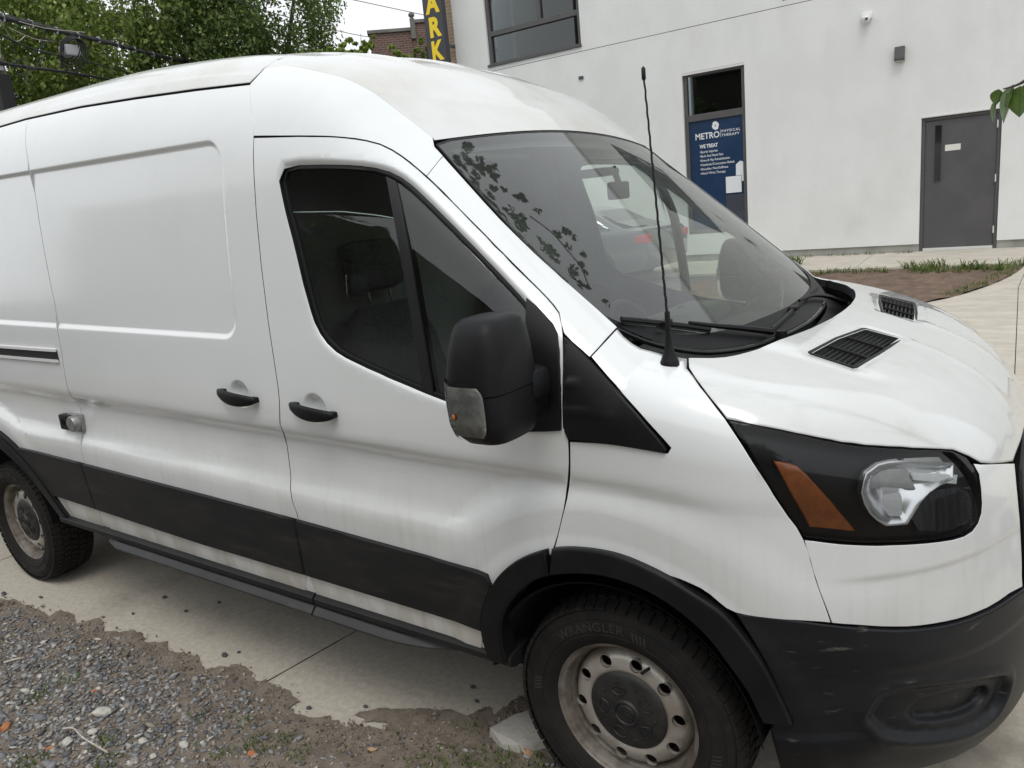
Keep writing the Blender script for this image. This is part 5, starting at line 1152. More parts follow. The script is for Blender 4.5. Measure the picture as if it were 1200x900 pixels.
for i, (x, y, s, l) in enumerate([(-2.072, -1.461, .047, 'largest pale rough rock lying on the slate gravel'), (-1.987, -1.543, .026, 'pale flat stone just below the largest pale rock'), (-1.744, -1.477, .026, 'round white stone on gravel near the bottom edge of the photo'),
        (-1.582, -1.415, .026, 'pale stone at the right end of the gravel near weeds'), (-1.677, -1.569, .022, 'small white pebble at the very bottom of the photo'), (-1.635, -1.508, .020, 'grey white pebble between the two round pale stones'),
        (-2.016, -1.623, .030, 'broad buff stone below left of the largest pale rock'), (-2.131, -1.526, .018, 'small cream pebble left of the broad buff stone')]):
    rock('pale_rock', l, 'rock', x, y, s, 'pale_rock', 40+i, .42)
for i, (x, y, s, l, m) in enumerate([(-2.356, -1.698, .034, 'rusty orange lump at the left edge of the gravel', 'orange_brick'), (-2.265, -1.391, .016, 'small orange red brick crumb amid the gravel', 'orange_brick'), (-.925, -1.105, .019, 'tan brick chip on dirt in front of the concrete', 'tan_brick'),
        (-.422, -.865, .026, 'orange brick fragment beside the front tyre', 'tan_brick'), (-1.309, -1.324, .020, 'orange brown chip among the sparse grass', 'orange_brick'), (-2.042, -1.673, .020, 'dull red chip below the broad buff stone', 'orange_brick')]):
    rock('brick_chip', l, 'brick chip', x, y, s, m, 60+i, .45)
PEB = [(-1.329, -1.04, .014), (-1.13, -.929, .014), (-1.981, -.956, .020), (-2.78, -.751, .018), (-2.53, -.789, .014), (-2.443, -.656, .014), (-3.724, -1.135, .022), (-2.775, -.928, .013), (-3.464, -1.059, .016), (-.84, -.839, .012), (-.758, -.708, .013), (-.828, -.642, .014), (-1.943, -.908, .010), (-1.676, -1.03, .010)]
PLAB = ['dark pebble at the dirt edge right of the slab joint', 'dark pebble alone on bare concrete between the slab joint and front tyre', 'largest dark pebble on the concrete left of the slab joint', 'dark pebble on concrete nearest the rear tyre', 'small dark pebble right of the one nearest the rear tyre',
        'small dark pebble close below the running board', 'dark stone at the left edge of the photo under the rear tyre', 'tiny pebble midway between rear tyre and dirt edge', 'dark clod on the concrete just below the rear tyre', 'small pebble on concrete left of the front tyre, nearest the dirt',
        'small pebble next to the front tyre in the shade', 'small pebble in the shade under the sill, left of the front tyre', 'tiny pebble beside the largest dark pebble', 'tiny pebble at the foot of the slab joint']
for i, (x, y, s) in enumerate(PEB):
    rock('pebble', PLAB[i], 'pebble', x, y, s, 'dark_rock', 80+i, .6, .001, 'dark pebbles scattered on the driveway', 1)
ch = ccw([(-.60, -.845), (-.565, -.735), (-.50, -.635), (-.42, -.66), (-.36, -.78), (-.44, -.87), (-.52, -.885)])
cb = MB(); n = len(ch); cb.add([(a, b, .006) for a, b in ch]+[(a+(.48-0+a)*0, b, .030+.006*math.sin(a*40)) for a, b in offs(ch, .008)], [tuple(range(n))[::-1], tuple(range(n, 2*n))]+[(i, (i+1) % n, n+(i+1) % n, n+i) for i in range(n)])
tag(cb.build('concrete_chunk', 'concrete_chunk', None, False), 'flat broken concrete chunk half hidden behind the front tyre', 'concrete')
tw = MB().tube(smooth([(-2.09, -1.60, .03), (-2.049, -1.58, .032), (-1.958, -1.592, .034), (-1.861, -1.59, .03), (-1.793, -1.585, .022)], 4), .0035, 6)
tag(tw.build('dry_root', mat('pale_twig', (.5, .46, .40), (.38, .33, .28), scale=30), None, True), 'pale curved dry root lying over the gravel', 'root')
tw = MB().tube([(-2.885, -1.481, .02), (-2.86, -1.44, .022), (-2.838, -1.413, .02)], .005, 6)
tag(tw.build('white_stick', 'pale_twig', None, True), 'short straight whitish stick on gravel at the left edge', 'stick')
# ---- grass
island_mat('grass_blade', [(0, (.05, .09, .018)), (.5, (.10, .165, .035)), (.8, (.17, .22, .07)), (1, (.34, .30, .16))], .6, True)
def blades(name, spots, m='grass_blade', seed=5):
    r = np.random.default_rng(seed); V = []; F_ = []
    for (x, y, rad, n, h) in spots:
        for k in range(n):
            a = r.uniform(0, 6.283); d = rad*math.sqrt(r.random()); px, py = x+d*math.cos(a), y+d*math.sin(a); z = G(py)+.004
            hh = h*r.uniform(.45, 1.2); b = r.uniform(0, 6.283); lean = hh*r.uniform(.2, .9); w = h*.035*r.uniform(.7, 1.5)+.0008
            dx, dy = math.cos(b), math.sin(b); i0 = len(V)
            for t, ww in ((0, 1), (.45, .85), (.8, .5), (1, .0)):
                cx, cy, cz = px+dx*lean*t*t, py+dy*lean*t*t, z+hh*(t-.25*t*t)
                if ww > 0: V += [(cx-dy*w*ww, cy+dx*w*ww, cz), (cx+dy*w*ww, cy-dx*w*ww, cz)]
                else: V.append((cx, cy, cz))
            F_ += [(i0, i0+1, i0+3, i0+2), (i0+2, i0+3, i0+5, i0+4), (i0+4, i0+5, i0+6)]
    return mk(name, V, F_, m, None, False)
W_ = [(-2.438, -1.529), (-1.881, -1.553), (-1.68, -1.292), (-1.471, -1.22), (-1.318, -1.299), (-1.269, -1.223), (-1.138, -1.255), (-1.414, -1.373), (-.674, -1.013), (-.542, -.945), (-.426, -.908), (-.335, -.837), (-2.026, -1.741), (-1.754, -1.599), (-2.457, -1.407)]
sp = [(x, y, .05, 26, .045) for x, y in W_[:2]] + [(x, y, .045, 24, .035) for x, y in W_[2:8]] + [(x, y-.02, .07, 60, .04) for x, y in W_[8:12]] + [(x, y, .05, 30, .045) for x, y in W_[12:]]
sp += [(RNG.uniform(-1.6, -.3), 0, .03, 10, .03) for _ in range(26)]
sp = [(x, (y if y else float(np.interp(x, EX, EY))-RNG.uniform(.12, .42)), r_, n, h) for x, y, r_, n, h in sp]
tag(blades('grass', sp), 'thin green weeds sprouting through the gravel and dirt', 'grass', kind='stuff')
sp2 = [(x, 10.62+RNG.normal()*.07, .10, int(RNG.integers(0, 26)), .13) for x in np.arange(-2.4, -1.05, .10)] + [(x, 10.55+RNG.normal()*.14, .17, int(RNG.integers(20, 75)), RNG.uniform(.09, .21)) for x in np.arange(-.75, .62, .10)]
sp2 += [(c[0]-.10, c[1]+.05, .12, int(RNG.integers(4, 40)), .09) for c in curve[14:32]] + [(-2.75, 11.6, .12, 60, .26), (-2.9, 12.2, .1, 30, .2)]
tag(blades('grass', sp2, seed=8), 'ragged green grass along the edge of the soil patch by the wall', 'grass', kind='stuff')
sp3 = [(x, 12.6, .08, 20, .12) for x in (-2.75, -2.4, -2.2, -2.05, -1.95, -1.7, -1.5, -1.2, -1.05)]
tag(blades('wall_weeds', sp3, seed=12), 'thin dry weeds growing at the foot of the white wall', 'weeds', kind='stuff')

# ================================================================= white building
W0 = 12.71
mat('stucco', (.735, .745, .735), (.69, .70, .685), rough=.9, scale=1.3, bump=.12, bscale=60, c3=(.60, .605, .58), s3=.8, k3=(.52, .9), spec=.2, stretch=(1, 1, .6))
mat('plinth_grey', (.40, .40, .375), (.30, .30, .27), rough=.95, scale=2.5, bump=.3, bscale=40, stretch=(1, 1, .4))
mat('frame_grey', (.075, .073, .075), (.085, .083, .084), rough=.45, scale=8)
mat('door_paint', (.072, .069, .073), (.086, .083, .086), rough=.55, scale=1.6, bump=.03, bscale=60)
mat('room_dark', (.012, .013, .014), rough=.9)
mat('curtain', (.55, .57, .60), rough=.9)
mat('alu', (.72, .72, .70), rough=.4, metal=.3)
mat('white_plastic', (.75, .75, .74), rough=.4)
mat('poster_blue', (.012, .035, .085), (.015, .042, .10), rough=.25, scale=2, coat=.5)
mat('poster_white', (.72, .74, .76), rough=.4, coat=.3)
mat('poster_grey', (.05, .055, .075), rough=.3, coat=.5)
mat('paper', (.68, .67, .61), rough=.8)
glass('window_glass', (.45, .50, .50), dust_haze=.0)
BLD = thing('white_building', 'white rendered building with dark framed windows, a grey door and a poster window', 'building', (-4, W0, .36))
def wallx(name, x0, x1, z0, z1, holes, y0, y1, m, parent):
    xs = sorted({x0, x1, *[v for h in holes for v in h[:2] if x0 < v < x1]}); zs = sorted({z0, z1, *[v for h in holes for v in h[2:] if z0 < v < z1]})
    def solid(i, j_):
        if i < 0 or j_ < 0 or i >= len(xs)-1 or j_ >= len(zs)-1: return False
        cx, cz = (xs[i]+xs[i+1])/2, (zs[j_]+zs[j_+1])/2
        return not any(h[0] < cx < h[1] and h[2] < cz < h[3] for h in holes)
    b = MB()
    for i in range(len(xs)-1):
        for j_ in range(len(zs)-1):
            if not solid(i, j_): continue
            a, c, d_, e = xs[i], xs[i+1], zs[j_], zs[j_+1]
            b.add([(a, y0, d_), (c, y0, d_), (c, y0, e), (a, y0, e)], [(0, 1, 2, 3)]); b.add([(a, y1, d_), (c, y1, d_), (c, y1, e), (a, y1, e)], [(3, 2, 1, 0)])
            if not solid(i-1, j_): b.add([(a, y0, d_), (a, y0, e), (a, y1, e), (a, y1, d_)], [(0, 1, 2, 3)])
            if not solid(i+1, j_): b.add([(c, y0, d_), (c, y0, e), (c, y1, e), (c, y1, d_)], [(3, 2, 1, 0)])
            if not solid(i, j_-1): b.add([(a, y0, d_), (c, y0, d_), (c, y1, d_), (a, y1, d_)], [(3, 2, 1, 0)])
            if not solid(i, j_+1): b.add([(a, y0, e), (c, y0, e), (c, y1, e), (a, y1, e)], [(0, 1, 2, 3)])
    M_ = MB(); M_.add([(x-(-4), y-W0, z-.36) for x, y, z in b.V], b.F)
    return M_.build(name, m, parent, loc=(-4, W0, .36)) if parent else b.build(name, m)
HD = (-.905, .262, .36, 2.652); HW = (-5.15, -3.91, .95, 4.085); HU = (-9.74, -7.335, 5.0, 7.05); HU2 = (-3.2, -.8, 5.0, 7.05)
wallx('wall', -10.65, 9, .535, 4.903, [HD, HW], W0, W0+.25, 'stucco', BLD)
wallx('wall', -10.65, 9, 4.915, 9.4, [HU, HU2], W0, W0+.25, 'stucco', BLD)
wallx('wall_joint', -10.64, 8.99, 4.90, 4.918, [], W0+.012, W0+.2, 'joint_dark', BLD)
wallx('plinth', -10.6, 9, .30, .532, [HD], W0+.04, W0+.24, 'plinth_grey', BLD)
wallx('parapet', -10.68, 9.03, 9.4, 9.55, [], W0-.04, W0+.35, 'alu', BLD)
wallx('side_wall', -10.648, -10.40, .30, 9.398, [], W0+.252, W0+9, 'stucco', BLD)
wallx('side_wall', 8.74, 8.998, .30, 9.398, [], W0+.252, W0+9, 'stucco', BLD)
wallx('roof', -10.4, 8.74, 9.1, 9.3, [], W0+.252, W0+9, 'plinth_grey', BLD)
def sub(name, x0, x1, y0, y1, z0, z1, m, parent, bev=0.0):
    pl = WL[parent.name]; return MB().box(x0-pl[0], x1-pl[0], y0-pl[1], y1-pl[1], z0-pl[2], z1-pl[2], bev).build(name, m, parent, loc=pl)
def frame(H, name, w, rails=(), mull=(), depth=.09, y=W0+.05, parent=BLD):
    x0, x1, z0, z1 = H; pl = WL[parent.name]; b = MB(); o = lambda a, c, d_, e, yy0=0, yy1=0: b.box(a-pl[0], c-pl[0], y+yy0-pl[1], y+depth+yy1-pl[1], d_-pl[2], e-pl[2], .006)
    o(x0+.002, x0+w, z0+.002, z1-.002); o(x1-w, x1-.002, z0+.002, z1-.002); o(x0+w, x1-w, z1-w, z1-.003, .001, -.001); o(x0+w, x1-w, z0+.003, z0+w, .001, -.001)
    for zc, ww in rails: o(x0+w, x1-w, zc-ww/2, zc+ww/2, .002, -.002)
    for xc, ww, a, c in mull: o(xc-ww/2, xc+ww/2, a, c, .003, -.003)
    return b.build(name, 'frame_grey', parent, loc=pl)
def pane(H, parent, y=W0+.11): return sub('pane', H[0], H[1], y, y+.012, H[2], H[3], 'window_glass', parent)
wf = frame(HW, 'poster_window', .078, [(3.225, .13)], [(-4.985, .035, 3.29, 4.01)])
pane((-5.07, -3.99, 3.29, 4.00), wf)
sub('window_head', HW[0], HW[1], W0+.004, W0+.05, 4.045, 4.083, 'alu', wf)
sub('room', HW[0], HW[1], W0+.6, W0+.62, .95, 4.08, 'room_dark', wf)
ZPB = 3.16
sub('poster', -5.07, -3.99, W0+.085, W0+.092, 1.03, ZPB, 'poster_blue', wf)
sub('poster_corner', -4.36, -3.99, W0+.080, W0+.0845, 1.03, 1.68, 'poster_grey', wf)
def wtext(text, x, z, size, parent, m='poster_white', y=W0+.079, bold=0.0, spacing=1.0, width=None):
    V, F_ = font_mesh(text, size, bold, 'LEFT', spacing)
    mxx = max(v[0] for v in V); k = (width/mxx) if width else 1
    pl = WL[parent.name]
    return mk('lettering', [(x+a*k-pl[0], y-pl[1], z+b-pl[2]) for a, b, c in V], F_, m, parent, False, loc=pl)
wtext('METRO', -4.955, 2.805, .165, wf, bold=.003, width=.50)
sub('poster_rule', -4.438, -4.432, W0+.0785, W0+.0795, 2.80, 2.945, 'poster_white', wf)
wtext('PHYSICAL', -4.415, 2.885, .068, wf, bold=.001, spacing=1.25, width=.375)
wtext('THERAPY', -4.415, 2.808, .068, wf, bold=.001, spacing=1.25, width=.355)
wtext('WE TREAT', -4.865, 2.632, .098, wf, bold=.003, width=.37)
for i, (t, w_) in enumerate((('\u2022Sports Injuries', .37), ('\u2022Back And Neck Pain', .48), ('\u2022Knee & Hip Rehabilitation', .61), ('\u2022Vestibular/Concussion Rehab', .70), ('\u2022Shoulder Pain/Stiffness', .57), ('\u2022Hand/ Wrist Therapy', .52))):
    wtext(t, -4.872, 2.54-.0835*i, .064, wf, width=w_, bold=.0006)
# flower-like emblem: eight petals round a centre
em = MB(); pl = WL[wf.name]
for k in range(8):
    a = R(45*k+22.5); c_, s_ = math.cos(a), math.sin(a)
    P = [(.018, -.012), (.060, -.046), (.092, -.034), (.098, 0), (.092, .034), (.060, .046), (.018, .012)]
    if k % 2: P = [(u*.9, v*.72) for u, v in P]
    em.add([(-4.53+.70*u*c_-v*s_-pl[0], W0+.0787-.0003*(k % 2)-pl[1], 3.03+.85*u*s_+v*c_-pl[2]) for u, v in P], [tuple(range(7))])
em.build('emblem', 'poster_white', wf, loc=pl)
hx = [(-4.0, 1.92), (-4.0, 2.29), (-4.06, 2.31), (-4.145, 2.25), (-4.15, 2.06), (-4.15, 1.93)]
sub('card_edge', -4.362, -4.038, W0+.0782, W0+.0784, 1.708, 2.037, 'poster_blue', wf)
MB().add([(a-pl[0], W0+.0787-pl[1], b-pl[2]) for a, b in hx], [tuple(range(6))]).build('poster_hexagon', 'poster_white', wf, loc=pl)
sub('poster_card', -4.355, -4.045, W0+.074, W0+.078, 1.715, 2.03, 'poster_white', wf)
uf = frame(HU, 'upper_window', .085, [(5.70, .11)], [(-8.36, .10, 5.755, 6.97)])
pane((-9.655, -8.41, 5.755, 6.965), uf); pane((-8.31, -7.42, 5.755, 6.965), uf); pane((-9.655, -7.42, 5.085, 5.645), uf)
sub('window_sill', HU[0]-.02, HU[1]+.01, W0-.035, W0+.06, 5.003, 5.05, 'frame_grey', uf)
sub('curtain', -9.6, -9.2, W0+.2, W0+.23, 5.1, 6.95, 'curtain', uf)
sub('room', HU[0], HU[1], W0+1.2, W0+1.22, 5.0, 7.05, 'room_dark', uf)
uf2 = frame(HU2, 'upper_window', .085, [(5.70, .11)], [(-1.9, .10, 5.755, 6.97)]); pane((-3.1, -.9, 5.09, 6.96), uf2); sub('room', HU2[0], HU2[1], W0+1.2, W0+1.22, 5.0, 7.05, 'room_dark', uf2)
# steel door
df = frame(HD, 'door_frame', .055, (), (), .12, W0+.03)
d_ = sub('door', HD[0]+.057, HD[1]-.057, W0+.055, W0+.105, .425, HD[3]-.057, 'door_paint', BLD, .004)
sub('door_head', HD[0], HD[1], W0-.012, W0+.03, HD[3]+.001, HD[3]+.022, 'alu', BLD)
sub('kick_strip', HD[0]+.06, HD[1]-.06, W0+.03, W0+.055, .40, .452, 'alu', d_)
sub('vision_panel', -.70, -.60, W0+.050, W0+.0555, 1.58, 2.51, 'gloss_black', d_); 
fr_ = MB(); pl = WL[d_.name]
for a, c, e, g_ in ((-.712, -.70, 1.568, 2.522), (-.60, -.588, 1.568, 2.522), (-.70, -.60, 1.568, 1.58), (-.70, -.60, 2.51, 2.522)): fr_.box(a-pl[0], c-pl[0], W0+.046-pl[1], W0+.055-pl[1], e-pl[2], g_-pl[2])
fr_.build('vision_panel_frame', 'door_paint', d_, loc=pl)
sub('paper_notice', -.545, -.315, W0+.051, W0+.0548, 2.075, 2.175, 'paper', d_)
for z in (.72, 1.56, 2.42): sub('hinge', HD[1]-.066, HD[1]-.048, W0+.022, W0+.056, z-.06, z+.06, 'alu', d_)
MB().tube([(-.64+4-.0, W0+.03-W0, 1.42-.36), (-.64+4, W0+.0-W0, 1.42-.36)], .012, 8)
# wall camera and wall lamp
WC = thing('security_camera', 'small white security camera high on the white wall', 'camera', (-1.776, W0, 4.44))
MB().box(-.085, .085, -.05, .0, -.04, .07, .015).build('bracket', 'white_plastic', WC, loc=(-1.776, W0, 4.44), auto=40)
MB().lathe([(0, -.085), (.035, -.075), (.06, -.05), (.07, -.01), (.07, .03), (.0, .03)], 24, 'z', (0, -.09, -.03)).build('camera_dome', 'white_plastic', WC, True, loc=(-1.776, W0, 4.44))
MB().lathe([(0, -.03), (.02, -.02), (.025, 0), (0, .0)], 14, 'y', (.02, -.155, -.05)).build('lens', 'gloss_black', WC, True, loc=(-1.776, W0, 4.44))
LP = thing('wall_lamp', 'small black box wall lamp to the right of the security camera', 'lamp', (-1.25, W0, 3.745))
lp = MB(); ppr = [(0, -.11), (-.12, -.11), (-.13, -.085), (-.10, .115), (0, .115)]
lp.prism(ppr, lambda u, v, dd: (dd, u, v), -.075, .075); lp.build('lamp_housing', 'frame_grey', LP, loc=(-1.25, W0, 3.745))
MB().box(-.06, .06, -.11, -.02, -.116, -.111).build('lamp_diffuser', 'white_plastic', LP, loc=(-1.25, W0, 3.745))
# small vent beside the van roof
VT = tag(sub('wall_vent', -7.44, -7.335, W0-.03, W0, 4.36, 4.42, 'frame_grey', BLD), None)
# ================================================================= tan brick pier, sign, red brick building
mat('tan_pier_brick', (.62, .49, .33), (.50, .38, .24), rough=.9, scale=3.5, bump=.3, bscale=50, c3=(.58, .46, .33), s3=5, k3=(.5, .7))
mat('mortar', (.42, .38, .33), rough=.95)
PB = thing('brick_pier', 'tan brick pier between the yellow lettered sign and the white wall', 'pier', (-10.9, 12.9, .36))
PL = (-10.9, 12.9, .36)
MB().box(-.38, .238, -.02, .4, 0, 9.2).build('mortar', 'mortar', PB, loc=PL)
bme = None
for r_ in range(38):
    z = 4.3+r_*.078-.36
    for c_ in range(-1, 3):
        x0 = -.38+c_*.215+(.1075 if r_ % 2 else 0); x1 = x0+.203; x0, x1 = max(x0, -.378), min(x1, .236)
        if x1-x0 < .03: continue
        MB().box(x0, x1, -.035+RNG.uniform(-.003, .003), -.019, z, z+.066).build('brick', 'tan_pier_brick', PB, loc=PL)
mat('sign_black', (.020, .020, .030), rough=.4, coat=.3)
mat('sign_yellow', (.85, .62, .015), rough=.45)
SG = thing('parking_sign', 'tall black blade sign with bold yellow letters reading PARK', 'sign', (-10.78, 12.2, 4.6)); SL = (-10.78, 12.2, 4.6)
MB().box(-.30, .255, 0, .14, 0, 3.1, .012).build('sign_board', 'sign_black', SG, loc=SL)
for i, ch_ in enumerate('KRAP'):
    V, F_ = font_mesh(ch_, .56, .026, 'CENTER'); mxv = max(abs(v[0]) for v in V); k = .205/mxv
    mk('letter', [(a*k-.018, -.006, b+.715+i*.505) for a, b, c in V], F_, 'sign_yellow', SG, False, loc=SL)
MB().box(.05, .11, .14, .66, 1.0, 1.06).box(.05, .11, .14, .66, 2.6, 2.66).build('sign_bracket', 'frame_grey', SG, loc=SL)
def brickmat(name, a, b, mo, sc):
    m = bpy.data.materials.new(name); m.use_nodes = True; nt = m.node_tree; bs = nt.nodes['Principled BSDF']; bs.inputs['Roughness'].default_value = .9
    tc = nt.nodes.new('ShaderNodeTexCoord'); br = nt.nodes.new('ShaderNodeTexBrick'); br.inputs['Scale'].default_value = sc; mp = nt.nodes.new('ShaderNodeMapping')
    mp.inputs['Rotation'].default_value = (R(90), 0, 0)
    nt.links.new(tc.outputs['Object'], mp.inputs[0]); nt.links.new(mp.outputs[0], br.inputs[0])
    br.inputs['Color1'].default_value = (*a, 1); br.inputs['Color2'].default_value = (*b, 1); br.inputs['Mortar'].default_value = (*mo, 1)
    br.inputs['Brick Width'].default_value = .22; br.inputs['Row Height'].default_value = .075; br.inputs['Mortar Size'].default_value = .012
    nt.links.new(br.outputs[0], bs.inputs['Base Color']); MATS[name] = m
brickmat('red_brick', (.16, .075, .055), (.10, .05, .042), (.20, .17, .15), 1.0)
mat('coping', (.20, .19, .175), (.14, .135, .12), rough=.9, scale=4)
RBL = (-18.95, 18.81, 0); RB = thing('brick_building', 'old dark red brick building with stone coping behind the sign', 'building', RBL); RB.rotation_euler = (0, 0, math.atan2(1.30, 1.53))
def loc0(o, m=None):
    o.location = (0, 0, 0); return o
rbw = MB().box(0, 1.50, 0, 6, 0, 8.22).build('wall', 'red_brick', RB); loc0(rbw)
rbw = MB().box(1.502, 6, -.02, 6, 0, 8.46).build('wall', 'red_brick', RB); loc0(rbw)
loc0(MB().box(-.06, 1.50, -.07, .45, 8.222, 8.34, .02).build('coping', 'coping', RB)); loc0(MB().box(1.62, 6, -.09, .45, 8.462, 8.58, .02).build('coping', 'coping', RB))
pr_ = MB().box(1.46, 1.63, -.12, .1, 7.95, 8.62, .02).build('finial_post', 'coping', RB); loc0(pr_)
loc0(MB().lathe([(0, .19), (.05, .185), (.095, .15), (.115, .1), (.095, .05), (.05, .02), (.05, -.02)], 18, 'z', (1.545, -.01, 8.64)).build('ball_finial', 'coping', RB, True))
# ================================================================= trees
def leafmesh(P, Nn, size, r, asp=.55):
    n = len(P); a = r.uniform(0, 6.283, n); t = np.cross(Nn, np.stack([np.cos(a), np.sin(a), .3*np.ones(n)], 1)); t /= np.linalg.norm(t, axis=1, keepdims=True); b = np.cross(Nn, t)
    s = (size*r.uniform(.6, 1.35, n))[:, None]
    V = np.stack([P-t*s*.5, P+b*s*asp*.5-t*s*.05, P+t*s*.5, P-b*s*asp*.5-t*s*.05], 1).reshape(-1, 3)
    F_ = np.arange(4*n).reshape(-1, 4); return V, F_
def crown(name, m, parent, blobs, n, size, seed, shell=.55):
    r = np.random.default_rng(seed); PP = []; NN = []
    vol = np.array([b[3]*b[4]*b[5] for b in blobs])**(2/3.); vol /= vol.sum()
    for b, w in zip(blobs, vol):
        k = int(n*w); nc = max(8, int(k/70)); d = r.normal(0, 1, (nc, 3)); d /= np.linalg.norm(d, axis=1, keepdims=True)
        rad = r.uniform(shell, 1.05, nc)**.6; cc = d*rad[:, None]; cr = r.uniform(.10, .24, nc)
        ci = r.integers(0, nc, k); q = r.normal(0, 1, (k, 3)); q /= np.linalg.norm(q, axis=1, keepdims=True); q *= (r.random(k)**.45)[:, None]
        loc_ = (cc[ci]+q*cr[ci][:, None]*np.array([1, 1, .8]))*np.array(b[3:6])+np.array(b[:3])
        PP.append(loc_); nn = q*.6+r.normal(0, .6, (k, 3))+np.array([0, 0, .5]); NN.append(nn/np.linalg.norm(nn, axis=1, keepdims=True))
    V, F_ = leafmesh(np.concatenate(PP), np.concatenate(NN), size, r)
    pl = WL[parent.name]; V = V-np.array(pl)
    me = bpy.data.meshes.new(name); me.vertices.add(len(V)); me.vertices.foreach_set('co', V.ravel()); me.loops.add(F_.size); me.loops.foreach_set('vertex_index', F_.ravel().astype(np.int32))
    me.polygons.add(len(F_)); me.polygons.foreach_set('loop_start', np.arange(0, F_.size, 4, dtype=np.int32)); me.polygons.foreach_set('loop_total', np.full(len(F_), 4, dtype=np.int32))
    me.materials.append(MATS[m]); me.update(calc_edges=True); o = bpy.data.objects.new(name, me); link(o, parent, pl); return o
island_mat('leaf_dark', [(0, (0.062, 0.106, 0.033)), (.5, (0.125, 0.194, 0.056)), (.85, (0.206, 0.281, 0.088)), (1, (0.325, 0.388, 0.150))], .5, True)
island_mat('leaf_mid', [(0, (0.108, 0.168, 0.038)), (.5, (0.204, 0.288, 0.066)), (.85, (0.312, 0.384, 0.108)), (1, (0.432, 0.480, 0.192))], .5, True)
island_mat('leaf_light', [(0, (.11, .18, .028)), (.5, (.20, .29, .05)), (1, (.34, .40, .10))], .5, True)
mat('bark', (.10, .085, .068), (.06, .05, .042), rough=.95, scale=9, bump=.6, bscale=40, stretch=(1, 1, .2))
def tree(name, label, base_, blobs, n, size, leaf, seed, trunk_r=.22, limbs=7, far=1.0):
    if far != 1.0:
        C_ = np.array([.9432, -2.6767, 1.8127]); blobs = [tuple(C_+(np.array(b[:3])-C_)*far)+tuple(np.array(b[3:6])*far) for b in blobs]
        base_ = tuple((C_+(np.array(base_)-C_)*far)[:2])+(.2,); size *= far; trunk_r *= far
    t = thing(name, label, 'tree', base_); r = np.random.default_rng(seed); B0 = Vector((0, 0, 0)); tr = MB()
    c0 = Vector(blobs[0][:3])-Vector(base_); top_ = Vector((c0.x*.9, c0.y*.9, c0.z*.75))
    pts = smooth([tuple(B0), tuple(B0.lerp(top_, .3)+Vector((.1, -.05, 0))), tuple(B0.lerp(top_, .65)), tuple(top_)], 4)
    tr.tube(pts, [trunk_r*(1.15-.8*i/(len(pts)-1)) for i in range(len(pts))], 10)
    for k in range(limbs):
        b = blobs[k % len(blobs)]; d = r.normal(0, 1, 3); d /= np.linalg.norm(d); e = Vector(np.array(b[:3])+d*np.array(b[3:6])*.8)-Vector(base_)
        s = Vector(pts[int(len(pts)*(.4+.5*r.random()))-1]); mid = s.lerp(e, .5)+Vector((0, 0, .3))
        tr.tube(smooth([tuple(s), tuple(mid), tuple(e)], 4), [trunk_r*.45*(1-.8*i/8) for i in range(9)], 7)
    tr.build('trunk', 'bark', t, True, loc=base_); crown('crown', leaf, t, blobs, n, size, seed); return t
tree('leafy_tree', 'large yellow green tree filling the top left behind the cables', (-17.2, 7.6, .2), [(-17.4, 8.1, 7.4, 3.3, 3.3, 3.6), (-17.9, 6.0, 6.0, 2.2, 2.2, 2.8), (-19.0, 9.2, 5.2, 2.6, 2.6, 3.0)], 92000, .118, 'leaf_mid', 21, .28, far=1.5)
tree('leafy_tree', 'darker dense tree to the right of the large yellow green tree', (-14.8, 10.9, .2), [(-14.7, 10.6, 6.9, 1.75, 1.9, 2.4), (-14.6, 10.5, 4.6, 1.75, 1.9, 2.0), (-15.6, 9.6, 5.8, 1.5, 1.6, 2.4)], 60000, .102, 'leaf_dark', 22, .2, far=1.45)
tree('leafy_tree', 'tall dark tree at the back left with a gap of twigs', (-20.5, 3.8, .2), [(-20.5, 4.4, 5.5, 2.6, 2.6, 3.6), (-22, 2.8, 5.5, 2.4, 2.4, 3.2)], 36000, .13, 'leaf_mid', 23, .22, far=1.5)
t4 = tree('young_tree', 'small bright green sapling in front of the red brick building', (-10.7, 9.5, .3), [(-10.65, 9.25, 5.10, .46, .46, .26), (-10.38, 9.52, 5.36, .30, .30, .20), (-10.95, 8.95, 5.28, .26, .26, .24), (-10.1, 9.8, 4.98, .42, .42, .22), (-10.45, 9.42, 5.0, .5, .5, .25)], 3600, .085, 'leaf_light', 24, .05, 5)
t5 = tree('young_tree', 'ivy green bush against the red brick wall beside the sign', (-17.2, 19.5, .3), [(-17.30, 19.62, 7.35, .30, .25, .65), (-17.65, 19.4, 6.9, .35, .25, .4)], 1500, .13, 'leaf_mid', 25, .06, 3)
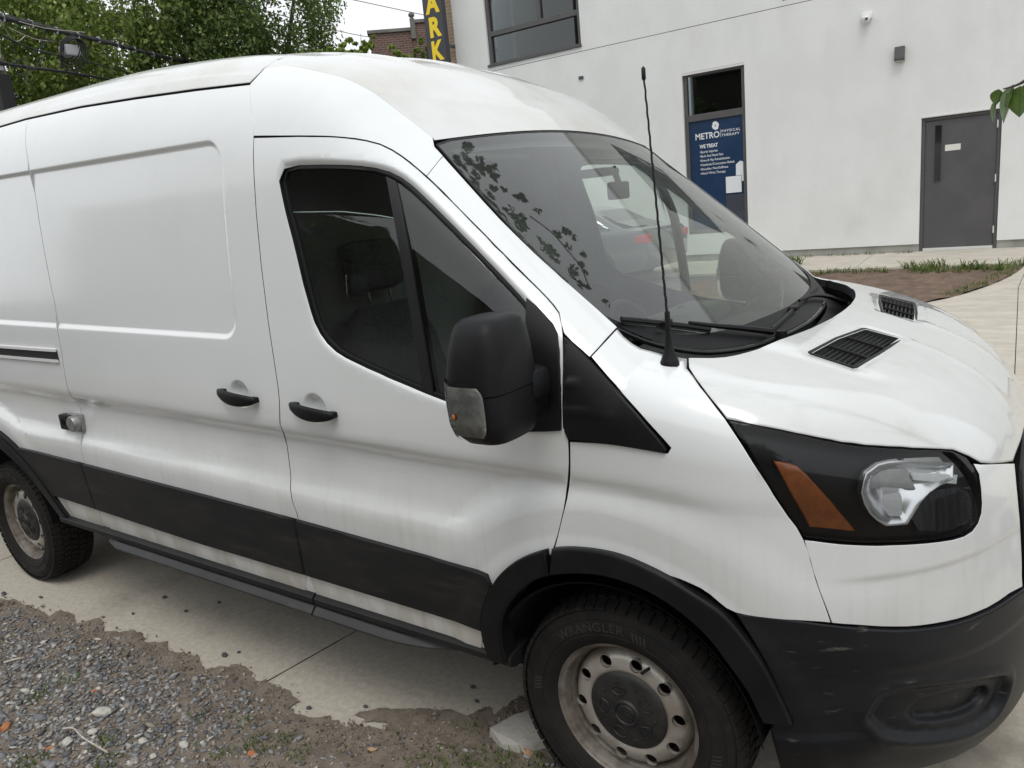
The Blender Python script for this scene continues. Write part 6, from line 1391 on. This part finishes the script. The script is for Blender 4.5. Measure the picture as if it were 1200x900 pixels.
# ================================================================= pole and cables
mat('pole_wood', (.17, .135, .105), (.11, .088, .07), rough=.95, scale=5, bump=.5, bscale=30, stretch=(1, 1, .15))
mat('cable_black', (.014, .014, .016), rough=.6, spec=.3)
mat('clamp_grey', (.34, .35, .36), rough=.5)
PO = thing('utility_pole', 'weathered wooden utility pole at the left edge of the photo', 'pole', (-12.52, 3.42, .05)); pl = (-12.52, 3.42, .05)
MB().tube([(0, 0, -.4), (.0, 0, 4.2), (.0, 0, 9.5)], [.17, .145, .12], 14).build('pole_shaft', 'pole_wood', PO, True, loc=pl)
MB().box(.10, .24, -.10, .10, 3.95, 4.5, .02).build('junction_box', 'rubber', PO, loc=pl)
rw_ = random.Random(5)
for k in range(9):
    a_ = Vector((-12.35+rw_.uniform(-.05, .15), 3.5+rw_.uniform(0, .2), 4.55+rw_.uniform(0, .85))); e_ = Vector((-12.9-rw_.random()*1.1, 4.3+rw_.random()*1.2, 5.05+rw_.random()*.5))
    m_ = a_.lerp(e_, .5)-Vector((0, 0, rw_.uniform(.05, .35)))
    MB().tube([(x-pl[0], y-pl[1], z-pl[2]) for x, y, z in smooth([tuple(a_), tuple(m_), tuple(e_)], 7)], .007, 5).build('drop_wire', 'pale_twig' if k % 4 == 0 else 'rubber', PO, True, loc=pl)
for k in range(4):
    MB().box(.10, .19, -.05, .05, 4.55+k*.18, 4.62+k*.18, .01).build('insulator', 'clamp_grey', PO, loc=pl)
def cable(name, label, pts, r_, m='cable_black', seg=7, n=9, wob=0.0, group=None):
    P = smooth(pts, n); P = [(x+random.gauss(0, wob), y+random.gauss(0, wob), z+random.gauss(0, wob)) for x, y, z in P] if wob else P
    o = MB().tube(P, r_, seg).build(name, m, None, True); return tag(o, label, 'cable', group), P
C1 = [(-11.59, 3.08, 5.2), (-13.71, 5.04, 5.66), (-15.89, 7.22, 6.12), (-18.81, 10.05, 6.72), (-23.04, 14.41, 7.56), (-29.76, 22.0, 8.79)]
c1, P1 = cable('cable_bundle', 'thick black cable bundle sloping down across the trees', C1, .038, n=12, wob=.008)
ms_ = MB()
for k in range(3):
    ms_.tube([(x+.04*math.sin(i*.9+k*2), y, z+.045*math.cos(i*.9+k*2)) for i, (x, y, z) in enumerate(P1)], .014, 5)
o = ms_.build('lashed_cable', 'cable_black', c1, True)
for i in range(3, len(P1)-12, 5):
    x, y, z = P1[i]; MB().box(x-.03, x+.03, y-.03, y+.03, z-.06, z+.06, .01).build('cable_clamp', 'clamp_grey', c1)
cable('cable', 'thin cable running below the thick cable bundle', [(-11.69, 3.23, 4.97), (-13.05, 4.34, 5.13), (-16.16, 6.91, 5.73), (-20.62, 11.07, 6.49)], .016)
cable('cable', 'lowest black cable leading away from the wooden pole', [(-11.74, 3.07, 4.6), (-13.22, 4.1, 4.88), (-16.38, 6.61, 5.52), (-20.9, 10.68, 6.34), (-23.76, 13.6, 6.8)], .030, wob=.004)
cable('wire', 'single dark wire crossing in front of the darker tree', [(-12.7, 8.13, 6.41), (-15.04, 11.51, 7.04), (-16.88, 15.38, 7.49), (-17.6, 17.5, 7.7)], .010)
cable('wire', 'fine wire against the white sky left of the sign', [(-15.5, 12.5, 7.9), (-15.21, 14.02, 7.85), (-14.89, 17.07, 7.76), (-14.6, 20, 7.7)], .010)
cl = MB()
for k in range(6):
    c_ = Vector((-12.80, 4.80, 5.16)); a1 = Vector((.5, .75, .4)).normalized(); a2 = Vector((0, 0, 1)); rr = .20+.02*k
    cl.tube([c_+a1*rr*math.cos(t)*.8+a2*rr*math.sin(t)*.85+Vector((.02*k, 0, -.03*k)) for t in np.linspace(0, 6.283, 22)[:-1]], .010, 5, closed=True)
cw_ = tag(cl.build('cable_coil', 'cable_black', None, True), 'coil of slack cable hanging from the thick cable bundle', 'cable coil')
MB().box(-12.98, -12.72, 4.70, 4.95, 5.02, 5.20, .03).build('splice_box', 'clamp_grey', cw_)
# ================================================================= grey saloon parked by the wall
mat('car_paint', (.095, .105, .108), rough=.2, coat=1.0)
CP = (-4.66, 10.55, G(10.2)); CAR = thing('parked_car', 'dark grey saloon car seen through the windscreen of the van', 'car', CP)
# profile along x (0 = tail, negative = forward)
low_p = [(0.0, .45), (.02, .70), (-.03, .92), (-.10, .98), (-.55, 1.0), (-1.2, .98), (-2.6, .95), (-3.5, .93), (-4.1, .86), (-4.55, .72), (-4.68, .55), (-4.66, .32), (-4.2, .22), (-.6, .22), (-.1, .28)]
def carloft(prof, ys):
    n = len(prof); V = []; cx = -2.3; cz = .6
    for y, kx, kz in ys: V += [(cx+(x-cx)*kx, y, cz+(z-cz)*kz) for x, z in prof]
    return V, [(i*n+j_, i*n+(j_+1) % n, (i+1)*n+(j_+1) % n, (i+1)*n+j_) for i in range(len(ys)-1) for j_ in range(n)]+[tuple(range(n)), tuple((len(ys)-1)*n+j_ for j_ in range(n))]
V, F_ = carloft(low_p, [(-.90, .955, .90), (-.89, .985, .97), (-.82, 1, 1), (.82, 1, 1), (.89, .985, .97), (.90, .955, .90)]); MB().add(V, F_).build('car_body', 'car_paint', CAR, loc=CP, auto=35)
rf_p = [(-.45, .97), (-.75, 1.10), (-1.15, 1.32), (-1.6, 1.42), (-2.1, 1.43), (-2.6, 1.38), (-3.1, 1.18), (-3.45, .95)]
V, F_ = carloft(rf_p, [(-.80, 1, 1), (-.72, .98, 1.0), (-.60, .97, 1.02), (.60, .97, 1.02), (.72, .98, 1.0), (.80, 1, 1)])
V = [(x, y*(1-.22*max(0, (z-.95)/.48)), z) for x, y, z in V]; MB().add(V, F_).build('car_roof', 'car_paint', CAR, loc=CP, auto=35)
wp = [(-.80, 1.02), (-1.05, 1.16), (-1.30, 1.30), (-1.65, 1.36), (-2.1, 1.37), (-2.55, 1.31), (-2.95, 1.14), (-3.15, 1.0)]
yw = lambda z: -.80*(1-.22*max(0, (z-.95)/.48))-.006
MB().add([(x, yw(z), z) for x, z in wp], [tuple(range(8))]).build('car_window', 'gloss_black', CAR, loc=CP)
MB().tube([(x, yw(z)-.004, z) for x, z in wp], .028, 6, closed=True).build('window_trim', 'chrome', CAR, True, loc=CP)
rw = [(-.40, 1.02), (-.74, 1.12), (-1.13, 1.335)]
MB().add([(x+.02, y*(1-.22*max(0, (z-.95)/.48)), z+.012) for x, z in rw for y in (-.66, .66)], [(0, 1, 3, 2), (2, 3, 5, 4)]).build('rear_window', 'gloss_black', CAR, loc=CP)
mat('tail_red', (.45, .02, .02), rough=.2, coat=.6)
for s in (-1, 1): MB().box(-.26, .01, s*.80-.105, s*.80+.105, .74, .90, .03).build('tail_light', 'tail_red', CAR, loc=CP, auto=40)
for x in (-.98, -3.75):
    for s in (-1, 1):
        lo_ = (CP[0]+x, CP[1]+s*.82, CP[2]+.33); w_ = bpy.data.objects.new('wheel', None); link(w_, CAR, lo_)
        MB().lathe([(.22, s*.05), (.24, s*.10), (.30, s*.105), (.33, s*.08), (.33, -s*.12), (.2, -s*.12)], 32).build('tyre', 'tyre_rubber', w_, True, loc=lo_)
        rm = MB().lathe([(.225, s*.09), (.215, s*.095), (.205, s*.06), (.19, s*.04)], 32)
        for k in range(10):
            a = 2*math.pi*k/10; rm.tube([(.03*math.cos(a), s*.075, .03*math.sin(a)), (.21*math.cos(a), s*.08, .21*math.sin(a))], [.022, .016], 5)
        rm.lathe([(0, s*.085), (.05, s*.08)], 14); rm.build('rim', 'alu', w_, True, loc=lo_)
        MB().lathe([(0, s*.03), (.2, s*.03)], 20).build('brake_disc', 'liner', w_, loc=lo_)
# ================================================================= overhanging twig at the right edge
island_mat('near_leaf', [(0, (.055, .11, .018)), (.5, (.075, .14, .022)), (1, (.12, .18, .035))], .45, True)
TWB = (2.7, .55, 0.0); TW = thing('street_tree', 'street tree whose leafy twig hangs into view at the right edge', 'tree', TWB)
def rel(P, o=TWB): return [(x-o[0], y-o[1], z-o[2]) for x, y, z in P]
MB().tube(rel(smooth([(2.7, .55, -.1), (2.68, .57, 1.2), (2.55, .6, 2.6), (2.3, .8, 4.0), (1.9, 1.0, 5.4)], 5)), [.14-.09*i/20 for i in range(21)], 12).build('trunk', 'bark', TW, True, loc=TWB)
lb = MB()
for P in ([(2.6, .6, 2.2), (2.2, .1, 2.5), (1.6, -1.03, 2.30)], [(2.4, .75, 3.4), (1.4, .8, 3.6), (.4, .7, 3.7), (-.5, .5, 3.5)], [(2.2, .85, 4.2), (1.2, 1.4, 4.9), (.2, 1.6, 5.0)], [(2.45, .7, 3.1), (1.6, .5, 3.3), (.8, .3, 3.45)]):
    Q = smooth(P, 5); lb.tube(rel(Q), [.035-.029*i/(len(Q)-1) for i in range(len(Q))], 8)
lb.build('limb', 'bark', TW, True, loc=TWB)

bp_ = smooth([(1.6, -1.03, 2.30), (1.2, -1.06, 2.08), (1.0, -1.075, 1.985), (.915, -1.08, 1.945), (.893, -1.08, 1.934), (.872, -1.08, 1.930)], 4)
MB().tube([(x-TWB[0], y-TWB[1], z-TWB[2]) for x, y, z in bp_], [.006-.0048*i/(len(bp_)-1) for i in range(len(bp_))], 7).build('twig', 'bark', TW, True, loc=TWB)
def leaf(tip, base__, w, curl, roll, mname='near_leaf'):
    B_ = Vector(base__); T_ = Vector(tip); ax_ = (T_-B_); L = ax_.length; ax_.normalize(); vdir = (B_-Vector((.9432, -2.6767, 1.8127))).normalized()
    sd_ = ax_.cross(vdir).normalized(); nn_ = sd_.cross(ax_); c, s_ = math.cos(roll), math.sin(roll); sd2 = sd_*c+nn_*s_; n2 = sd2.cross(ax_)
    V = []; prof = [(0, .02), (.08, .5), (.2, .86), (.35, 1.0), (.55, .88), (.75, .56), (.9, .24), (1, .01)]
    for t, ww in prof:
        for u in (-1, -.5, 0, .5, 1): V.append(tuple(B_+ax_*L*t+sd2*(u*ww*w*.5)+n2*(curl*abs(u)*w*.5*ww+.1*L*math.sin(t*3)*curl)-Vector(TWB)))
    F_ = [(i*5+k, i*5+k+1, (i+1)*5+k+1, (i+1)*5+k) for i in range(7) for k in range(4)]
    o = mk('leaf', V, F_, mname, TW, True, loc=TWB)
    MB().tube([tuple(Vector(V[i*5+2])+n2*.0004) for i in range(8)], .0006, 4).build('leaf_vein', 'bark', o, loc=TWB)
mat('leaf_green', (.085, .15, .022), (.055, .11, .016), rough=.45, scale=40, c3=(.14, .20, .05), s3=25, k3=(.55, .8))
mat('leaf_pale', (.17, .23, .13), (.13, .19, .09), rough=.5, scale=40)
leaf((.8625, -1.08, 1.905), (.8655, -1.08, 1.931), .020, .5, .2, 'leaf_green')
leaf((.8615, -1.082, 1.876), (.8625, -1.081, 1.915), .0095, .8, .5, 'leaf_pale')
leaf((.877, -1.082, 1.902), (.876, -1.08, 1.929), .016, .3, -.4, 'leaf_green')
leaf((.8755, -1.085, 1.8745), (.8865, -1.082, 1.935), .020, .7, .5, 'leaf_pale')
leaf((.897, -1.08, 1.8815), (.896, -1.08, 1.931), .040, .35, .1, 'leaf_green')
leaf((.925, -1.075, 1.885), (.915, -1.08, 1.945), .040, .35, .3, 'leaf_green')
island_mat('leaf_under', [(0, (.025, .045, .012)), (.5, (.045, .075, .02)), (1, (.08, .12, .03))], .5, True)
SPR = [(-.50, .42, 3.28), (-.47, .50, 3.42), (-.44, .35, 3.18), (-.42, .55, 3.55), (-.28, .45, 3.50), (-.18, .30, 3.42), (-.10, .50, 3.62), (.02, .25, 3.40), (.10, .40, 3.50), (.25, .3, 3.5), (.40, .5, 3.62), (.55, .2, 3.40), (.75, .5, 3.6), (.95, .2, 3.4), (1.2, .6, 3.6), (-.15, .72, 3.30), (.10, .85, 3.25), (.4, .95, 3.35)]
ltw = MB()
for i_ in range(len(SPR)-1):
    if (Vector(SPR[i_])-Vector(SPR[i_+1])).length < .5: ltw.tube(rel(smooth([SPR[i_], tuple((Vector(SPR[i_])+Vector(SPR[i_+1]))*.5-Vector((0, 0, .04))), SPR[i_+1]], 3)), .006, 5)
ltw.build('twigs', 'bark', TW, True, loc=TWB)['kind'] = 'stuff'
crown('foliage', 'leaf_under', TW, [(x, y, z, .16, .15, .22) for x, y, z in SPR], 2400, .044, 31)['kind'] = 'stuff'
crown('foliage', 'leaf_dark', TW, [(1.6, 1.3, 5.6, 1.2, 1.1, .9), (.6, 1.7, 5.2, .8, .7, .5)], 2600, .085, 32)['kind'] = 'stuff'
leaf((1.02, -1.075, 1.91), (.99, -1.08, 1.98), .045, .35, .3, 'leaf_green'); leaf((1.10, -1.07, 1.96), (1.08, -1.08, 2.03), .045, .35, -.3, 'leaf_green')

# ================================================================= the far side of the street, behind the camera (mirrored in paint and glass)
mat('brick_brown', (.16, .085, .06), (.11, .06, .045), rough=.9, scale=6)
HB = (-3.5, -19, 0); HS = thing('brick_house', 'dark brick row house mirrored in the glass of the van door', 'house', HB)
brickmat('house_brick', (.085, .06, .052), (.06, .045, .04), (.12, .11, .10), 1.0)
HHOL = [(a, a+1.1, z, z+1.7) for z in (1.2, 4.3) for a in (-33, -29.5, -26, -22, -19, -16.2, -13.4, -10.8, -8.2, -5.4, -2.6, .6, 3.4, 6.4, 9.6, 12.8)]
def hwall(x0, x1, z0, z1, holes):
    xs = sorted({x0, x1, *[v for h in holes for v in h[:2]]}); zs = sorted({z0, z1, *[v for h in holes for v in h[2:]]}); b = MB()
    for i in range(len(xs)-1):
        for j_ in range(len(zs)-1):
            cx, cz = (xs[i]+xs[i+1])/2, (zs[j_]+zs[j_+1])/2
            if any(h[0] < cx < h[1] and h[2] < cz < h[3] for h in holes): continue
            b.add([(xs[i], 0, zs[j_]), (xs[i], 0, zs[j_+1]), (xs[i+1], 0, zs[j_+1]), (xs[i+1], 0, zs[j_])], [(0, 1, 2, 3)])
    return b
hwall(-36, 16, 0, 8.4, HHOL).build('wall', 'house_brick', HS, loc=HB)
MB().box(-36.1, 16.1, -5.2, .25, 8.4, 8.65, .04).build('cornice', 'coping', HS, loc=HB)
for h in HHOL:
    b = MB()
    for a, c, d_, e in ((h[0], h[0]+.09, h[2], h[3]), (h[1]-.09, h[1], h[2], h[3]), (h[0]+.09, h[1]-.09, h[2], h[2]+.09), (h[0]+.09, h[1]-.09, h[3]-.09, h[3]), (h[0]+.09, h[1]-.09, (h[2]+h[3])/2-.04, (h[2]+h[3])/2+.04)): b.box(a, c, -.12, -.03, d_, e)
    w_ = b.build('window', 'coping', HS, loc=HB); MB().box(h[0]+.05, h[1]-.05, -.10, -.08, h[2]+.05, h[3]-.05).build('pane', 'gloss_black', w_, loc=HB)
    MB().box(h[0]-.08, h[1]+.08, -.05, .06, h[2]-.10, h[2]-.002).build('sill', 'coping', w_, loc=HB)
tree('leafy_tree', 'broad street tree mirrored in the lower body side of the van', (-10.5, -14, 0), [(-10.5, -14, 5.0, 2.6, 2.0, 2.4), (-8.6, -13.6, 3.8, 1.6, 1.3, 1.6), (-12.4, -13.8, 4.2, 1.8, 1.5, 1.8)], 9000, .20, 'leaf_dark', 41, .18)
tree('leafy_tree', 'street tree mirrored in the bonnet and lamp of the van', (6.5, -13.5, 0), [(6.5, -13.5, 5.4, 2.6, 2.0, 2.5), (8.6, -13.2, 4.2, 1.7, 1.5, 1.6), (4.6, -13.4, 4.2, 1.6, 1.3, 1.5)], 9000, .20, 'leaf_dark', 42, .18)
tree('leafy_tree', 'tall street tree mirrored in the front door glass', (-17, -15, 0), [(-17, -15, 5.2, 2.8, 2.0, 2.8), (-14.6, -14.6, 4.0, 1.7, 1.4, 1.9), (-20, -15, 4.4, 2.2, 1.6, 2.2)], 9000, .22, 'leaf_dark', 43, .2)
